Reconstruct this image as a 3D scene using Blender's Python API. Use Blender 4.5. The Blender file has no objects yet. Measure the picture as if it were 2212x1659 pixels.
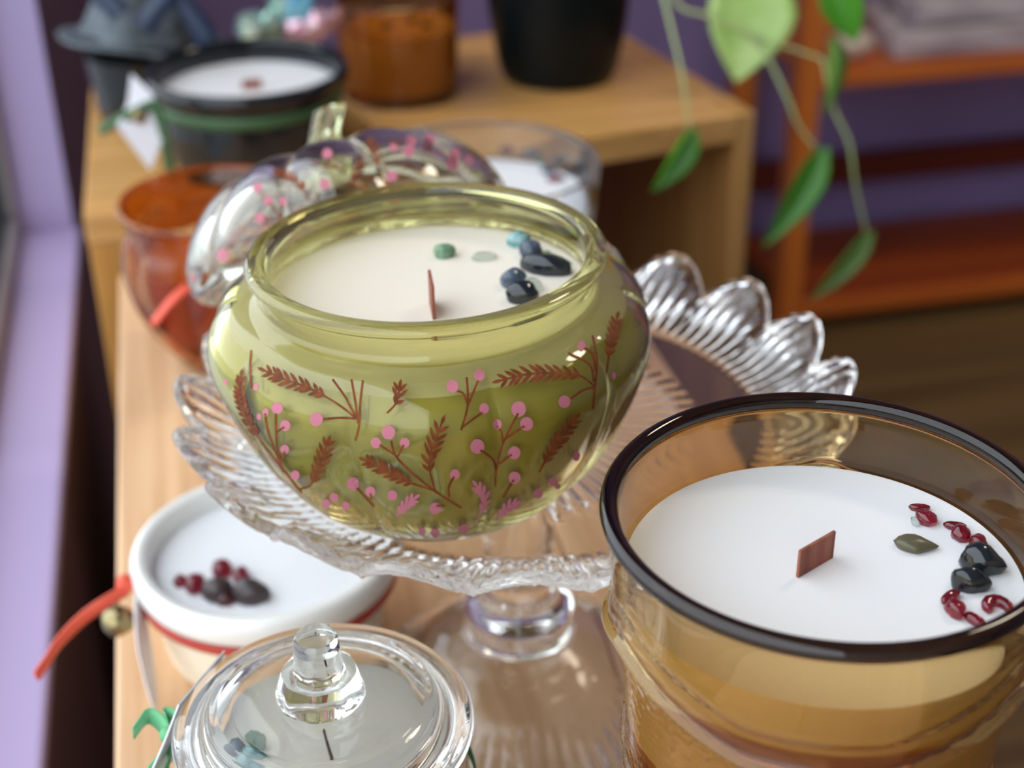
import bpy, bmesh, math, random
from math import sin, cos, pi, radians, hypot, atan2, sqrt
from mathutils import Vector, Matrix, noise
from mathutils.bvhtree import BVHTree

S = bpy.context.scene
COL = S.collection
random.seed(4)

# ------------------------------------------------------------------ camera
FPX, PITCH, ROLL, YAW = 3200.0, radians(29.4), radians(-0.8), radians(12.4)
CAM = Vector((0, 0, 0.365))
fw = Vector((0, cos(PITCH), -sin(PITCH)))
rt = Vector((1, 0, 0))
up = rt.cross(fw)
rt, up = rt * cos(ROLL) + up * sin(ROLL), -rt * sin(ROLL) + up * cos(ROLL)
RZ = Matrix.Rotation(-YAW, 3, 'Z')
fw, rt, up = RZ @ fw, RZ @ rt, RZ @ up
cam = bpy.data.cameras.new('camera')
camo = bpy.data.objects.new('camera', cam)
COL.objects.link(camo)
cam.sensor_fit = 'HORIZONTAL'
cam.sensor_width = 36.0
cam.lens = FPX / 2212 * 36.0
cam.clip_start = 0.01
cam.clip_end = 50
camo.matrix_world = Matrix(((rt.x, up.x, -fw.x, CAM.x), (rt.y, up.y, -fw.y, CAM.y),
                            (rt.z, up.z, -fw.z, CAM.z), (0, 0, 0, 1)))
cam.dof.use_dof = True
cam.dof.focus_distance = 0.347
cam.dof.aperture_fstop = cam.lens / 5.0
S.camera = camo


def ray(px, py):
    return (rt * ((px - 1106) / FPX) - up * ((py - 829.5) / FPX) + fw)


def atz(px, py, z):                 # the point of the horizontal plane z seen at a pixel of the photograph
    d = ray(px, py)
    return CAM + d * ((z - CAM.z) / d.z)


def aty(px, py, y):                 # the point of the vertical plane y seen there
    d = ray(px, py)
    return CAM + d * ((y - CAM.y) / d.y)


# ------------------------------------------------------------------ light
S.view_settings.view_transform = 'Standard'
S.view_settings.look = 'None'
S.view_settings.gamma = 1.0
S.view_settings.use_curve_mapping = False
S.view_settings.exposure = 0.0
W = bpy.data.worlds.new('sky')
S.world = W
W.use_nodes = True
bg = W.node_tree.nodes['Background']
bg.inputs['Color'].default_value = (0.84, 0.92, 1.0, 1)
bg.inputs['Strength'].default_value = 3.3


def portal(name, loc, rot, sx, sy):     # a sampling portal in a window opening: it adds no light of its own
    l = bpy.data.lights.new(name, 'AREA')
    l.shape = 'RECTANGLE'
    l.size, l.size_y = sx, sy
    l.cycles.is_portal = True
    o = bpy.data.objects.new(name, l)
    o.location = loc
    o.rotation_euler = rot
    COL.objects.link(o)


# room limits (metres, table top at z = 0)
WX, JY, SZ, GX = -0.108, 1.19, -0.12, -0.163   # wall face, window jamb, sill height, glass plane
RX, FY, BY, FZ, CZ = 2.3, -1.5, 2.1, -0.65, 1.75
ll = bpy.data.lights.new('added_fill_light', 'AREA')  # warm fill light added under the ceiling; no lamp is seen there
ll.shape = 'DISK'
ll.size = 0.45
ll.energy = 11
ll.color = (1.0, 0.86, 0.68)
lo_ = bpy.data.objects.new('added_fill_light', ll)
lo_.location = (1.3, 1.0, 1.72)
COL.objects.link(lo_)
S.cycles.max_bounces = 56
S.cycles.transmission_bounces = 56
S.cycles.glossy_bounces = 56
S.cycles.transparent_max_bounces = 16
portal('window_light_left', (GX - 0.03, (FY + JY) / 2, (SZ + 1.45) / 2), (0, -pi / 2, 0), 1.45 - SZ, JY - FY)

# ------------------------------------------------------------------ helpers


def mat(name, col, rough=0.5, metal=0.0, trans=0.0, ior=1.5, spec=None, coat=0.0, sss=0.0, sssr=0.01, sheen=0.0):
    m = bpy.data.materials.new(name)
    m.use_nodes = True
    b = m.node_tree.nodes['Principled BSDF']
    b.inputs['Base Color'].default_value = (*col, 1)
    b.inputs['Roughness'].default_value = rough
    b.inputs['Metallic'].default_value = metal
    b.inputs['Transmission Weight'].default_value = trans
    b.inputs['IOR'].default_value = ior
    b.inputs['Coat Weight'].default_value = coat
    b.inputs['Coat Roughness'].default_value = 0.04
    if spec is not None:
        b.inputs['Specular IOR Level'].default_value = spec
    if sss:
        b.inputs['Subsurface Weight'].default_value = sss
        b.inputs['Subsurface Radius'].default_value = (1, 0.8, 0.6)
        b.inputs['Subsurface Scale'].default_value = sssr
    return m


def nodes(m):
    nt = m.node_tree
    return nt, nt.nodes['Principled BSDF']


def add_noise(m, c1, c2, scale, stretch=(1, 1, 1), detail=4, lo=0.35, hi=0.65, bump=0.0, dist=0.0, rot=(0, 0, 0)):
    nt, b = nodes(m)
    tc = nt.nodes.new('ShaderNodeTexCoord')
    mp = nt.nodes.new('ShaderNodeMapping')
    mp.inputs['Scale'].default_value = stretch
    mp.inputs['Rotation'].default_value = rot
    nz = nt.nodes.new('ShaderNodeTexNoise')
    nz.inputs['Scale'].default_value = scale
    nz.inputs['Detail'].default_value = detail
    nz.inputs['Distortion'].default_value = dist
    cr = nt.nodes.new('ShaderNodeValToRGB')
    cr.color_ramp.elements[0].position = lo
    cr.color_ramp.elements[1].position = hi
    cr.color_ramp.elements[0].color = (*c1, 1)
    cr.color_ramp.elements[1].color = (*c2, 1)
    L = nt.links.new
    L(tc.outputs['Object'], mp.inputs[0])
    L(mp.outputs[0], nz.inputs['Vector'])
    L(nz.outputs['Fac'], cr.inputs[0])
    L(cr.outputs[0], b.inputs['Base Color'])
    if bump:
        bp = nt.nodes.new('ShaderNodeBump')
        bp.inputs['Strength'].default_value = bump
        bp.inputs['Distance'].default_value = 0.001
        L(nz.outputs['Fac'], bp.inputs['Height'])
        L(bp.outputs[0], b.inputs['Normal'])
    return m


def wood(name, c1, c2, axis='Y', rings=55.0, rough=0.45):
    """boards with long grain lines along one axis"""
    m = mat(name, c1, rough)
    nt, b = nodes(m)
    N, L = nt.nodes.new, nt.links.new
    tc = N('ShaderNodeTexCoord')
    mp = N('ShaderNodeMapping')
    st = {'X': (0.03, 1, 1), 'Y': (1, 0.03, 1), 'Z': (1, 1, 0.03)}[axis]
    mp.inputs['Scale'].default_value = st
    n1 = N('ShaderNodeTexNoise')
    n1.inputs['Scale'].default_value = rings * 1.6
    n1.inputs['Detail'].default_value = 5
    n1.inputs['Distortion'].default_value = 0.4
    n2 = N('ShaderNodeTexNoise')
    n2.inputs['Scale'].default_value = rings * 7
    n2.inputs['Detail'].default_value = 3
    mx = N('ShaderNodeMath')
    mx.operation = 'MULTIPLY_ADD'
    mx.inputs[1].default_value = 0.35
    ad = N('ShaderNodeMath')
    ad.operation = 'SUBTRACT'
    ad.inputs[1].default_value = 0.17
    cr = N('ShaderNodeValToRGB')
    cr.color_ramp.elements[0].position = 0.36
    cr.color_ramp.elements[1].position = 0.64
    cr.color_ramp.elements[0].color = (*c2, 1)
    cr.color_ramp.elements[1].color = (*c1, 1)
    L(tc.outputs['Object'], mp.inputs[0])
    L(mp.outputs[0], n1.inputs['Vector'])
    L(mp.outputs[0], n2.inputs['Vector'])
    L(n2.outputs['Fac'], mx.inputs[0])
    L(n1.outputs['Fac'], mx.inputs[2])
    L(mx.outputs[0], ad.inputs[0])
    L(ad.outputs[0], cr.inputs[0])
    L(cr.outputs[0], b.inputs['Base Color'])
    bp = N('ShaderNodeBump')
    bp.inputs['Strength'].default_value = 0.12
    bp.inputs['Distance'].default_value = 0.001
    L(ad.outputs[0], bp.inputs['Height'])
    L(bp.outputs[0], b.inputs['Normal'])
    return m


def rootloc(o):
    v = Vector((0, 0, 0))
    while o is not None:
        v += o.location
        o = o.parent
    return v


def tag(o, label=None, cat=None, group=None, kind=None):
    for k, v in (('label', label), ('category', cat), ('group', group), ('kind', kind)):
        if v:
            o[k] = v
    return o


def thing(name, label, cat, loc, group=None):
    o = bpy.data.objects.new(name, None)
    o.empty_display_size = 0.02
    o.location = loc
    COL.objects.link(o)
    return tag(o, label, cat, group)


def mesh(name, verts, faces, m, parent=None, smooth=True, sharp=None, label=None, kind=None, origin=None, recalc=True):
    """verts in world coordinates; they are stored relative to the thing's base"""
    off = rootloc(parent) if parent else Vector(origin or (0, 0, 0))
    me = bpy.data.meshes.new(name)
    me.from_pydata([Vector(v) - off for v in verts], [], faces)
    if recalc:
        bm = bmesh.new()
        bm.from_mesh(me)
        bmesh.ops.recalc_face_normals(bm, faces=bm.faces)
        bm.to_mesh(me)
        bm.free()
    if smooth:
        me.polygons.foreach_set('use_smooth', [True] * len(me.polygons))
        if sharp:
            me.set_sharp_from_angle(angle=radians(sharp))
    me.materials.append(m)
    o = bpy.data.objects.new(name, me)
    COL.objects.link(o)
    if parent:
        o.parent = parent
    else:
        o.location = off
    return tag(o, label, kind=kind)


def cr_curve(pts, k=6):
    """Catmull-Rom resampling of any-dimension points"""
    P = [tuple(p) for p in pts]
    out = []
    n = len(P)
    for i in range(n - 1):
        p0 = P[max(i - 1, 0)]
        p1, p2 = P[i], P[i + 1]
        p3 = P[min(i + 2, n - 1)]
        for j in range(k):
            t = j / k
            out.append(tuple(0.5 * (2 * b + (c - a) * t + (2 * a - 5 * b + 4 * c - d) * t * t
                                    + (3 * b - a - 3 * c + d) * t ** 3) for a, b, c, d in zip(p0, p1, p2, p3)))
    out.append(P[-1])
    return out


def lathe(prof, c, n=96, mod=None, xf=None):
    """revolve (r, z) about the vertical through c; r = 0 ends close the surface"""
    V, F, rows = [], [], []
    for r, z in prof:
        if r < 1e-6:
            V.append(Vector((c[0], c[1], c[2] + z)))
            rows.append([len(V) - 1])
        else:
            row = []
            for i in range(n):
                a = 2 * pi * i / n
                rr, zz = mod(a, r, z) if mod else (r, z)
                V.append(Vector((c[0] + rr * cos(a), c[1] + rr * sin(a), c[2] + zz)))
                row.append(len(V) - 1)
            rows.append(row)
    for A, B in zip(rows, rows[1:]):
        if len(A) == 1 and len(B) == 1:
            continue
        if len(A) == 1:
            F += [(A[0], B[i], B[(i + 1) % n]) for i in range(n)]
        elif len(B) == 1:
            F += [(A[i], A[(i + 1) % n], B[0]) for i in range(n)]
        else:
            F += [(A[i], A[(i + 1) % n], B[(i + 1) % n], B[i]) for i in range(n)]
    if xf:
        V = [xf @ v for v in V]
    return V, F


def ring(prof, c, n=96, mod=None, xf=None):
    """revolve a closed (r, z) loop"""
    return lathe(list(prof) + [prof[0]], c, n, mod, xf)


def torus(R, r, z, k=14, c=(0, 0, 0), n=128, sz=1.0, mod=None):
    return ring([(R + r * cos(2 * pi * i / k), z + sz * r * sin(2 * pi * i / k)) for i in range(k)], c, n, mod)


def box(x0, x1, y0, y1, z0, z1, rot=0.0, piv=(0, 0), bev=0.0):
    bm = bmesh.new()
    bmesh.ops.create_cube(bm, size=1)
    for v in bm.verts:
        v.co = Vector(((x0 + x1) / 2 + v.co.x * (x1 - x0), (y0 + y1) / 2 + v.co.y * (y1 - y0), (z0 + z1) / 2 + v.co.z * (z1 - z0)))
    if bev:
        bmesh.ops.bevel(bm, geom=bm.edges[:], offset=bev, segments=2, affect='EDGES', profile=0.5)
    if rot:
        ca, sa = cos(rot), sin(rot)
        for v in bm.verts:
            x, y = v.co.x - piv[0], v.co.y - piv[1]
            v.co.x, v.co.y = piv[0] + x * ca - y * sa, piv[1] + x * sa + y * ca
    bm.verts.index_update()
    V = [v.co.copy() for v in bm.verts]
    F = [tuple(v.index for v in f.verts) for f in bm.faces]
    bm.free()
    return V, F


def join(*parts):
    V, F = [], []
    for v, f in parts:
        k = len(V)
        V += list(v)
        F += [tuple(i + k for i in q) for q in f]
    return V, F


def tube(pts, rad, n=8, cap=True, flat=1.0):
    """tube along points; rad number or list; flat squashes the section"""
    pts = [Vector(p) for p in pts]
    N = len(pts)
    if not hasattr(rad, '__len__'):
        rad = [rad] * N
    V, F = [], []
    t0 = (pts[1] - pts[0]).normalized()
    ref = Vector((0, 0, 1)) if abs(t0.z) < 0.9 else Vector((1, 0, 0))
    u = t0.cross(ref).normalized()
    for i, p in enumerate(pts):
        t = (pts[min(i + 1, N - 1)] - pts[max(i - 1, 0)]).normalized()
        u = (u - t * u.dot(t)).normalized()
        w = t.cross(u)
        for j in range(n):
            a = 2 * pi * j / n
            V.append(p + (u * cos(a) + w * sin(a) * flat) * rad[i])
    for i in range(N - 1):
        for j in range(n):
            F.append((i * n + j, i * n + (j + 1) % n, (i + 1) * n + (j + 1) % n, (i + 1) * n + j))
    if cap:
        F.append(tuple(range(n)))
        F.append(tuple(range((N - 1) * n, N * n)))
    return V, F


def strap(pts, width, thick=0.0004, side=None):
    """flat ribbon along points, with thickness"""
    pts = [Vector(p) for p in pts]
    N = len(pts)
    V, F = [], []
    for i, p in enumerate(pts):
        t = (pts[min(i + 1, N - 1)] - pts[max(i - 1, 0)]).normalized()
        s = Vector(side) if side is not None else Vector((0, 0, 1))
        s = (s - t * s.dot(t)).normalized()
        w = t.cross(s)
        hw = (width[i] if hasattr(width, '__len__') else width) / 2
        for a, b in ((-1, -1), (1, -1), (1, 1), (-1, 1)):
            V.append(p + s * hw * a + w * thick / 2 * b)
    for i in range(N - 1):
        for j in range(4):
            F.append((i * 4 + j, i * 4 + (j + 1) % 4, i * 4 + 4 + (j + 1) % 4, i * 4 + 4 + j))
    F += [(0, 1, 2, 3), tuple(range((N - 1) * 4, N * 4))]
    return V, F


def pebble(c, ax, ay, az, rot=0.0, seed=0, facet=0.0, sub=3, point=0.0, tilt=0.0):
    bm = bmesh.new()
    bmesh.ops.create_icosphere(bm, subdivisions=sub, radius=1)
    for v in bm.verts:
        d = v.co.copy()
        k = 1 + 0.16 * noise.noise(d * 1.1 + Vector((seed * 3.7, seed, 1))) + facet * noise.noise(d * 2.3 + Vector((seed, 9, seed)))
        v.co = d * k
        if point and v.co.x > 0:
            s = 1 - point * v.co.x
            v.co.y *= s
            v.co.z *= s
    R = Matrix.Rotation(rot, 4, 'Z') @ Matrix.Rotation(tilt, 4, 'Y')
    V = [Vector(c) + R @ Vector((v.co.x * ax, v.co.y * ay, v.co.z * az)) for v in bm.verts]
    bm.verts.index_update()
    F = [tuple(v.index for v in f.verts) for f in bm.faces]
    bm.free()
    return V, F


# ------------------------------------------------------------------ materials
M = {}
M['purple'] = mat('purple_paint_lit', (0.42, 0.34, 0.57), 0.6)  # the wall's purple made lighter: daylight by the window put into the colour
M['purple_back'] = mat('purple_paint', (0.36, 0.27, 0.55), 0.6)
M['purple_shaded'] = mat('purple_paint_shaded', (0.12, 0.065, 0.085), 0.6)  # the same purple darkened: shade on the left wall put into the colour
M['plaster'] = mat('white_plaster', (0.62, 0.60, 0.58), 0.8)
M['room'] = mat('plum_room_paint', (0.30, 0.25, 0.34), 0.8)
M['trim'] = mat('grey_window_frame', (0.35, 0.35, 0.36), 0.4)
M['seal'] = mat('black_seal', (0.02, 0.022, 0.025), 0.5)
M['street'] = mat('street', (0.30, 0.30, 0.30), 0.9)
M['floor'] = wood('floor_boards', (0.20, 0.12, 0.045), (0.12, 0.07, 0.024), 'X', 20, 0.4)
M['table'] = wood('pale_wood', (0.77, 0.49, 0.275), (0.60, 0.345, 0.17), 'Y', 60, 0.42)
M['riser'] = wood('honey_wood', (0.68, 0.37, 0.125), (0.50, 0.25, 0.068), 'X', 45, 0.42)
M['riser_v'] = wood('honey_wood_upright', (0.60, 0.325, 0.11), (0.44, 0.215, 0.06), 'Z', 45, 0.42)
M['riser_f'] = wood('honey_wood_front_shaded', (0.50, 0.24, 0.05), (0.38, 0.165, 0.03), 'Z', 40, 0.4)  # the box's wood darkened: shade on its front put into the colour
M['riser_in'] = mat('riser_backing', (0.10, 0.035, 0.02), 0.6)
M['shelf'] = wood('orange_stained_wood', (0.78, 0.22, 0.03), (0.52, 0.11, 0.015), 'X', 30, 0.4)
M['shelf_low'] = wood('orange_wood_shaded_board', (0.42, 0.085, 0.012), (0.30, 0.05, 0.008), 'X', 30, 0.4)  # shelf wood darkened: shade on the bottom board put into the colour
M['shelf_bar'] = wood('orange_wood_shaded_bar', (0.16, 0.022, 0.008), (0.10, 0.012, 0.005), 'X', 30, 0.45)  # shelf wood darkened more: shade at the back put into the colour
M['shelf_v'] = wood('orange_stained_wood_upright', (0.80, 0.24, 0.035), (0.58, 0.13, 0.018), 'Z', 30, 0.4)
M['green_glass'] = mat('olive_glass', (0.67, 0.645, 0.27), 0.0, trans=1, ior=1.5)
M['green_glass2'] = mat('olive_glass_rim', (0.74, 0.76, 0.46), 0.0, trans=1, ior=1.5)
M['lid_glass'] = mat('pale_olive_glass', (0.86, 0.87, 0.76), 0.0, trans=1, ior=1.5)
M['brown_glass'] = mat('brown_glass', (0.46, 0.19, 0.05), 0.0, trans=1, ior=1.5)
M['clear'] = mat('clear_glass', (0.97, 0.985, 0.98), 0.0, trans=1, ior=1.5)
M['clear2'] = mat('clear_pressed_glass', (0.985, 0.98, 0.975), 0.0, trans=1, ior=1.5)
M['smoke'] = mat('grey_glass', (0.86, 0.88, 0.90), 0.0, trans=1, ior=1.5)
M['amber'] = mat('amber_glass', (0.76, 0.54, 0.24), 0.0, trans=1, ior=1.5)
M['amber_thick_shaded'] = mat('amber_moulded_shaded_glass', (0.46, 0.205, 0.038), 0.0, trans=1, ior=1.5)
M['amber_deep'] = mat('deep_amber_glass', (0.62, 0.20, 0.03), 0.0, trans=1, ior=1.5)
M['amber_rim'] = mat('amber_glass_dark_refraction', (0.03, 0.012, 0.006), 0.0, trans=1, ior=1.5)  # dark refraction in the rim bead, put into the tint
M['wax'] = mat('cream_wax', (0.86, 0.79, 0.68), 0.42, sss=0.25, sssr=0.004)
M['wax_w'] = mat('white_wax', (0.85, 0.85, 0.86), 0.24, sss=0.25, sssr=0.004)
M['wax_a'] = mat('amber_lit_wax', (0.85, 0.83, 0.80), 0.4)
M['wick'] = wood('wooden_wick', (0.34, 0.10, 0.055), (0.20, 0.05, 0.03), 'Z', 400, 0.6)
M['wick_b'] = mat('burnt_wick', (0.10, 0.06, 0.05), 0.8)
M['print_pink'] = mat('pink_print', (0.50, 0.165, 0.215), 0.55, spec=0.2)
M['print_brown'] = add_noise(mat('copper_print', (0.33, 0.10, 0.045), 0.55, spec=0.15), (0.12, 0.028, 0.008), (0.21, 0.055, 0.016), 400)
M['black_stone'] = mat('black_stone', (0.012, 0.016, 0.022), 0.06, spec=0.6)
M['blue_stone'] = add_noise(mat('slate_blue_stone', (0.05, 0.07, 0.11), 0.12), (0.03, 0.045, 0.075), (0.09, 0.12, 0.17), 300)
M['teal_stone'] = add_noise(mat('teal_stone', (0.1, 0.3, 0.3), 0.15), (0.03, 0.16, 0.17), (0.33, 0.52, 0.52), 350)
M['green_stone'] = add_noise(mat('moss_stone', (0.1, 0.2, 0.1), 0.15), (0.06, 0.14, 0.06), (0.22, 0.36, 0.24), 300)
M['clear_stone'] = mat('clear_stone', (0.80, 0.90, 0.85), 0.03, trans=0.85, ior=1.45)
M['olive_stone'] = mat('olive_stone', (0.10, 0.09, 0.05), 0.3)
M['garnet'] = mat('garnet', (0.32, 0.008, 0.03), 0.02, trans=0.88, ior=1.6)
M['dark_stone'] = mat('brown_black_stone', (0.045, 0.03, 0.03), 0.3)
M['ceramic'] = mat('white_ceramic', (0.84, 0.82, 0.77), 0.18, coat=0.4)
M['ceramic_c'] = mat('cream_ceramic', (0.84, 0.77, 0.60), 0.18, coat=0.4)
M['red_line'] = mat('red_glaze', (0.45, 0.03, 0.015), 0.25)
M['red_ribbon'] = mat('coral_ribbon', (0.80, 0.10, 0.05), 0.5)
M['green_ribbon'] = mat('green_ribbon', (0.13, 0.42, 0.19), 0.5)
M['pale_ribbon'] = mat('sage_ribbon', (0.05, 0.12, 0.045), 0.55)
M['brass'] = mat('antique_brass', (0.32, 0.26, 0.13), 0.3, metal=1)
M['card'] = mat('white_card', (0.80, 0.80, 0.84), 0.6)
M['black_gloss'] = mat('black_gloss', (0.008, 0.010, 0.012), 0.07, spec=0.5)
M['pot'] = mat('matt_black_pot', (0.003, 0.006, 0.007), 0.3, spec=0.2)
M['felt'] = add_noise(mat('slate_felt', (0.1, 0.12, 0.14), 0.8), (0.055, 0.07, 0.085), (0.12, 0.14, 0.155), 60)
M['satin'] = mat('navy_satin', (0.008, 0.02, 0.055), 0.4)
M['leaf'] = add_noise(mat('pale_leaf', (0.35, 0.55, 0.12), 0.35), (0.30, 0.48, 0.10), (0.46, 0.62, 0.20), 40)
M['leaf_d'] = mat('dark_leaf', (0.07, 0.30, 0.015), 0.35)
M['leaf_s'] = mat('olive_leaf', (0.12, 0.25, 0.03), 0.4)  # duller olive green for some leaves
M['vine'] = mat('vine', (0.42, 0.52, 0.22), 0.5)
M['soil'] = add_noise(mat('soil', (0.03, 0.02, 0.015), 0.9), (0.015, 0.01, 0.008), (0.06, 0.04, 0.03), 200)
M['bark'] = add_noise(mat('weathered_bark', (0.4, 0.36, 0.38), 0.8), (0.36, 0.30, 0.34), (0.72, 0.66, 0.68), 30, (0.25, 1, 1))
M['shell'] = mat('cream_stone', (0.75, 0.66, 0.55), 0.4)
M['orange_wax'] = mat('amber_wax', (0.85, 0.60, 0.25), 0.4)


def iridescent(name, c1, c2):
    m = mat(name, c1, 0.06, metal=0.55)
    nt, b = nodes(m)
    lw = nt.nodes.new('ShaderNodeLayerWeight')
    cr = nt.nodes.new('ShaderNodeValToRGB')
    cr.color_ramp.elements[0].color = (*c1, 1)
    cr.color_ramp.elements[1].color = (*c2, 1)
    nt.links.new(lw.outputs['Facing'], cr.inputs[0])
    nt.links.new(cr.outputs[0], b.inputs['Base Color'])
    return m


M['aura_green'] = iridescent('aura_crystal_green', (0.75, 0.95, 0.85), (0.10, 0.55, 0.40))
M['aura_blue'] = iridescent('aura_crystal_blue', (0.30, 0.75, 0.95), (0.15, 0.30, 0.75))
M['aura_pink'] = iridescent('aura_crystal_pink', (0.95, 0.60, 0.70), (0.55, 0.25, 0.25))

# ------------------------------------------------------------------ the room


def struct(name, vf, m, parent=None, **kw):
    o = mesh(name, *vf, m, parent, smooth=False, **kw)
    if not parent:
        o['kind'] = 'structure'
    return o


# floor: boards laid side by side on a dark screed
fl = struct('floor', box(-0.3, RX, FY, BY, FZ - 0.05, FZ - 0.012), M['seal'])
yb = 0.55
while yb < BY:
    v, f = box(-0.1, RX - 0.002, yb + 0.0015, min(yb + 0.118, BY - 0.001), FZ - 0.012, FZ, bev=0.002)
    mesh('floor_board', v, f, M['floor'], fl, smooth=False)
    yb += 0.12
mesh('floor_covering', *box(-0.1, RX - 0.002, FY, 0.549, FZ - 0.012, FZ), M['floor'], fl, smooth=False)
struct('ceiling', box(-0.3, RX, FY, BY, CZ, CZ + 0.05), M['plaster'])
struct('wall_back', box(-0.3, RX + 0.1, BY, BY + 0.1, FZ, CZ), M['purple_back'])
struct('wall_right', box(RX, RX + 0.1, FY, BY, FZ, CZ), M['room'])
wl = struct('wall_left', join(box(WX - 0.12, WX, FY, JY, FZ, SZ - 0.012), box(WX - 0.12, WX, JY, BY, FZ, CZ),
                              box(WX - 0.12, WX, FY, JY, 1.45, CZ)), M['purple_shaded'])
mesh('jamb_lining', *box(GX + 0.012, WX - 0.0005, JY - 0.004, JY - 0.0002, SZ, 1.45, bev=0.001), M['purple'], wl, smooth=False, label='window jamb in purple paint lightened for daylight')
struct('trim_1', box(GX + 0.012, WX + 0.004, FY, JY, SZ - 0.012, SZ, bev=0.003), M['purple'])
struct('wall_front', box(-0.3, RX + 0.1, FY - 0.1, FY, FZ, CZ), M['plaster'])
# window frames
w1 = struct('window_1', join(box(GX - 0.03, GX + 0.012, FY, JY, SZ - 0.012, SZ + 0.018, bev=0.003),
                             box(GX - 0.03, GX + 0.012, JY - 0.02, JY, SZ + 0.018, 1.45, bev=0.003),
                             box(GX - 0.03, GX + 0.012, FY, JY, 1.42, 1.45)), M['trim'])
mesh('seal', *join(box(GX - 0.012, GX + 0.006, FY, JY - 0.02, SZ + 0.018, SZ + 0.024), box(GX - 0.012, GX + 0.006, JY - 0.026, JY - 0.02, SZ + 0.024, 1.42)),
     M['seal'], w1, smooth=False, label='black rubber seal')
GLS = bpy.data.materials.new('window_glass')
GLS.use_nodes = True
nt = GLS.node_tree
nt.nodes.clear()
out = nt.nodes.new('ShaderNodeOutputMaterial')
mx = nt.nodes.new('ShaderNodeMixShader')
tr = nt.nodes.new('ShaderNodeBsdfTransparent')
gl = nt.nodes.new('ShaderNodeBsdfGlossy')
gl.inputs['Roughness'].default_value = 0.0
mx.inputs[0].default_value = 0.045
nt.links.new(tr.outputs[0], mx.inputs[1])
nt.links.new(gl.outputs[0], mx.inputs[2])
nt.links.new(mx.outputs[0], out.inputs[0])
mesh('pane', *box(GX - 0.012, GX - 0.008, FY, JY - 0.02, SZ + 0.02, 1.42), GLS, w1, smooth=False)
st = struct('ground', box(-30, 30, -30, 30, FZ - 0.4, FZ - 0.35), M['street'])

# ------------------------------------------------------------------ furniture
t = thing('wooden_table', 'pale grained wooden table carrying the glass cake stand and candles', 'table', (0.07, 0.25, FZ))
TX0, TX1, TY0, TY1 = -0.054, 0.219, -0.35, 0.815
nb, y0 = 3, TX0
for i in range(nb):
    w = (TX1 - TX0) / nb
    mesh('tabletop_board', *box(TX0 + i * w + (0.0003 if i else 0), TX0 + (i + 1) * w - 0.0003, TY0, TY1, -0.022, 0, bev=0.0015), M['table'], t, smooth=False)
mesh('apron', *join(box(TX0 + 0.02, TX1 - 0.02, TY0 + 0.02, TY0 + 0.04, -0.10, -0.022), box(TX0 + 0.02, TX1 - 0.02, TY1 - 0.04, TY1 - 0.02, -0.10, -0.022),
                    box(TX0 + 0.02, TX0 + 0.04, TY0 + 0.04, TY1 - 0.04, -0.10, -0.022), box(TX1 - 0.04, TX1 - 0.02, TY0 + 0.04, TY1 - 0.04, -0.10, -0.022)), M['table'], t, smooth=False)
for lx in (TX0 + 0.02, TX1 - 0.06):
    for ly in (TY0 + 0.02, TY1 - 0.06):
        mesh('leg', *box(lx, lx + 0.04, ly, ly + 0.04, FZ, -0.0225, bev=0.002), M['table'], t, smooth=False)

# open-fronted crate behind the table, right
RZT, RA, RP = 0.03, radians(9.2), (-0.0704, 0.8365)
RL, RD, RT, R0 = 0.448, 0.25, 0.0135, 0.200
t = thing('riser_crate', 'honey-coloured open-fronted wooden crate under the black plant pot', 'crate', (RP[0] + 0.31, RP[1] + 0.17, FZ))


def rbox(a0, a1, b0, b1, z0, z1, bev=0.0012):
    return box(RP[0] + a0, RP[0] + a1, RP[1] + b0, RP[1] + b1, z0, z1, RA, RP, bev)


mesh('top_panel', *rbox(R0, RL - RT - 0.0005, 0, RD, RZT - 0.02, RZT), M['riser'], t, smooth=False)
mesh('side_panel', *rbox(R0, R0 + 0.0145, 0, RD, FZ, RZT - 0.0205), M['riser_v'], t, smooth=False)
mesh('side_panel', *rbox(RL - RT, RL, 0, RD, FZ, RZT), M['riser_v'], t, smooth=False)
mesh('back_panel', *rbox(R0 + 0.015, RL - 0.12, RD - 0.012, RD, FZ, RZT - 0.0205), M['riser_in'], t, smooth=False, label='dark red-brown backing board')
mesh('bottom_panel', *rbox(R0 + 0.015, RL - RT - 0.0005, 0.002, RD - 0.0125, -0.30, -0.285), M['riser'], t, smooth=False)
# closed box beside it, left, set square to the window wall
t = thing('wooden_box', 'closed honey-coloured wooden box under the black bowl candle by the window', 'crate', (0.01, 0.96, FZ))
LX0, LX1, LY0, LY1 = -0.0705, 0.0850, 0.836, 1.08
mesh('top_panel', *box(LX0, LX1, LY0, LY1, RZT - 0.018, RZT, bev=0.0012), M['riser'], t, smooth=False)
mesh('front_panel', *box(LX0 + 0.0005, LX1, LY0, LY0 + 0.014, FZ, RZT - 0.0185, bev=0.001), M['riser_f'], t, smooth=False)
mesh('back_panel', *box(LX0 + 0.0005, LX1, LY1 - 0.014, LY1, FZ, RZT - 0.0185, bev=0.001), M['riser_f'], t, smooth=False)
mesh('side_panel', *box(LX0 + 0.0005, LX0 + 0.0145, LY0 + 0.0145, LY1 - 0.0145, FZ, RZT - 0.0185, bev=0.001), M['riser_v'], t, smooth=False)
mesh('side_panel', *box(LX1 - 0.014, LX1, LY0 + 0.0145, LY1 - 0.0145, FZ, RZT - 0.0185, bev=0.001), M['riser_v'], t, smooth=False)

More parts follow.
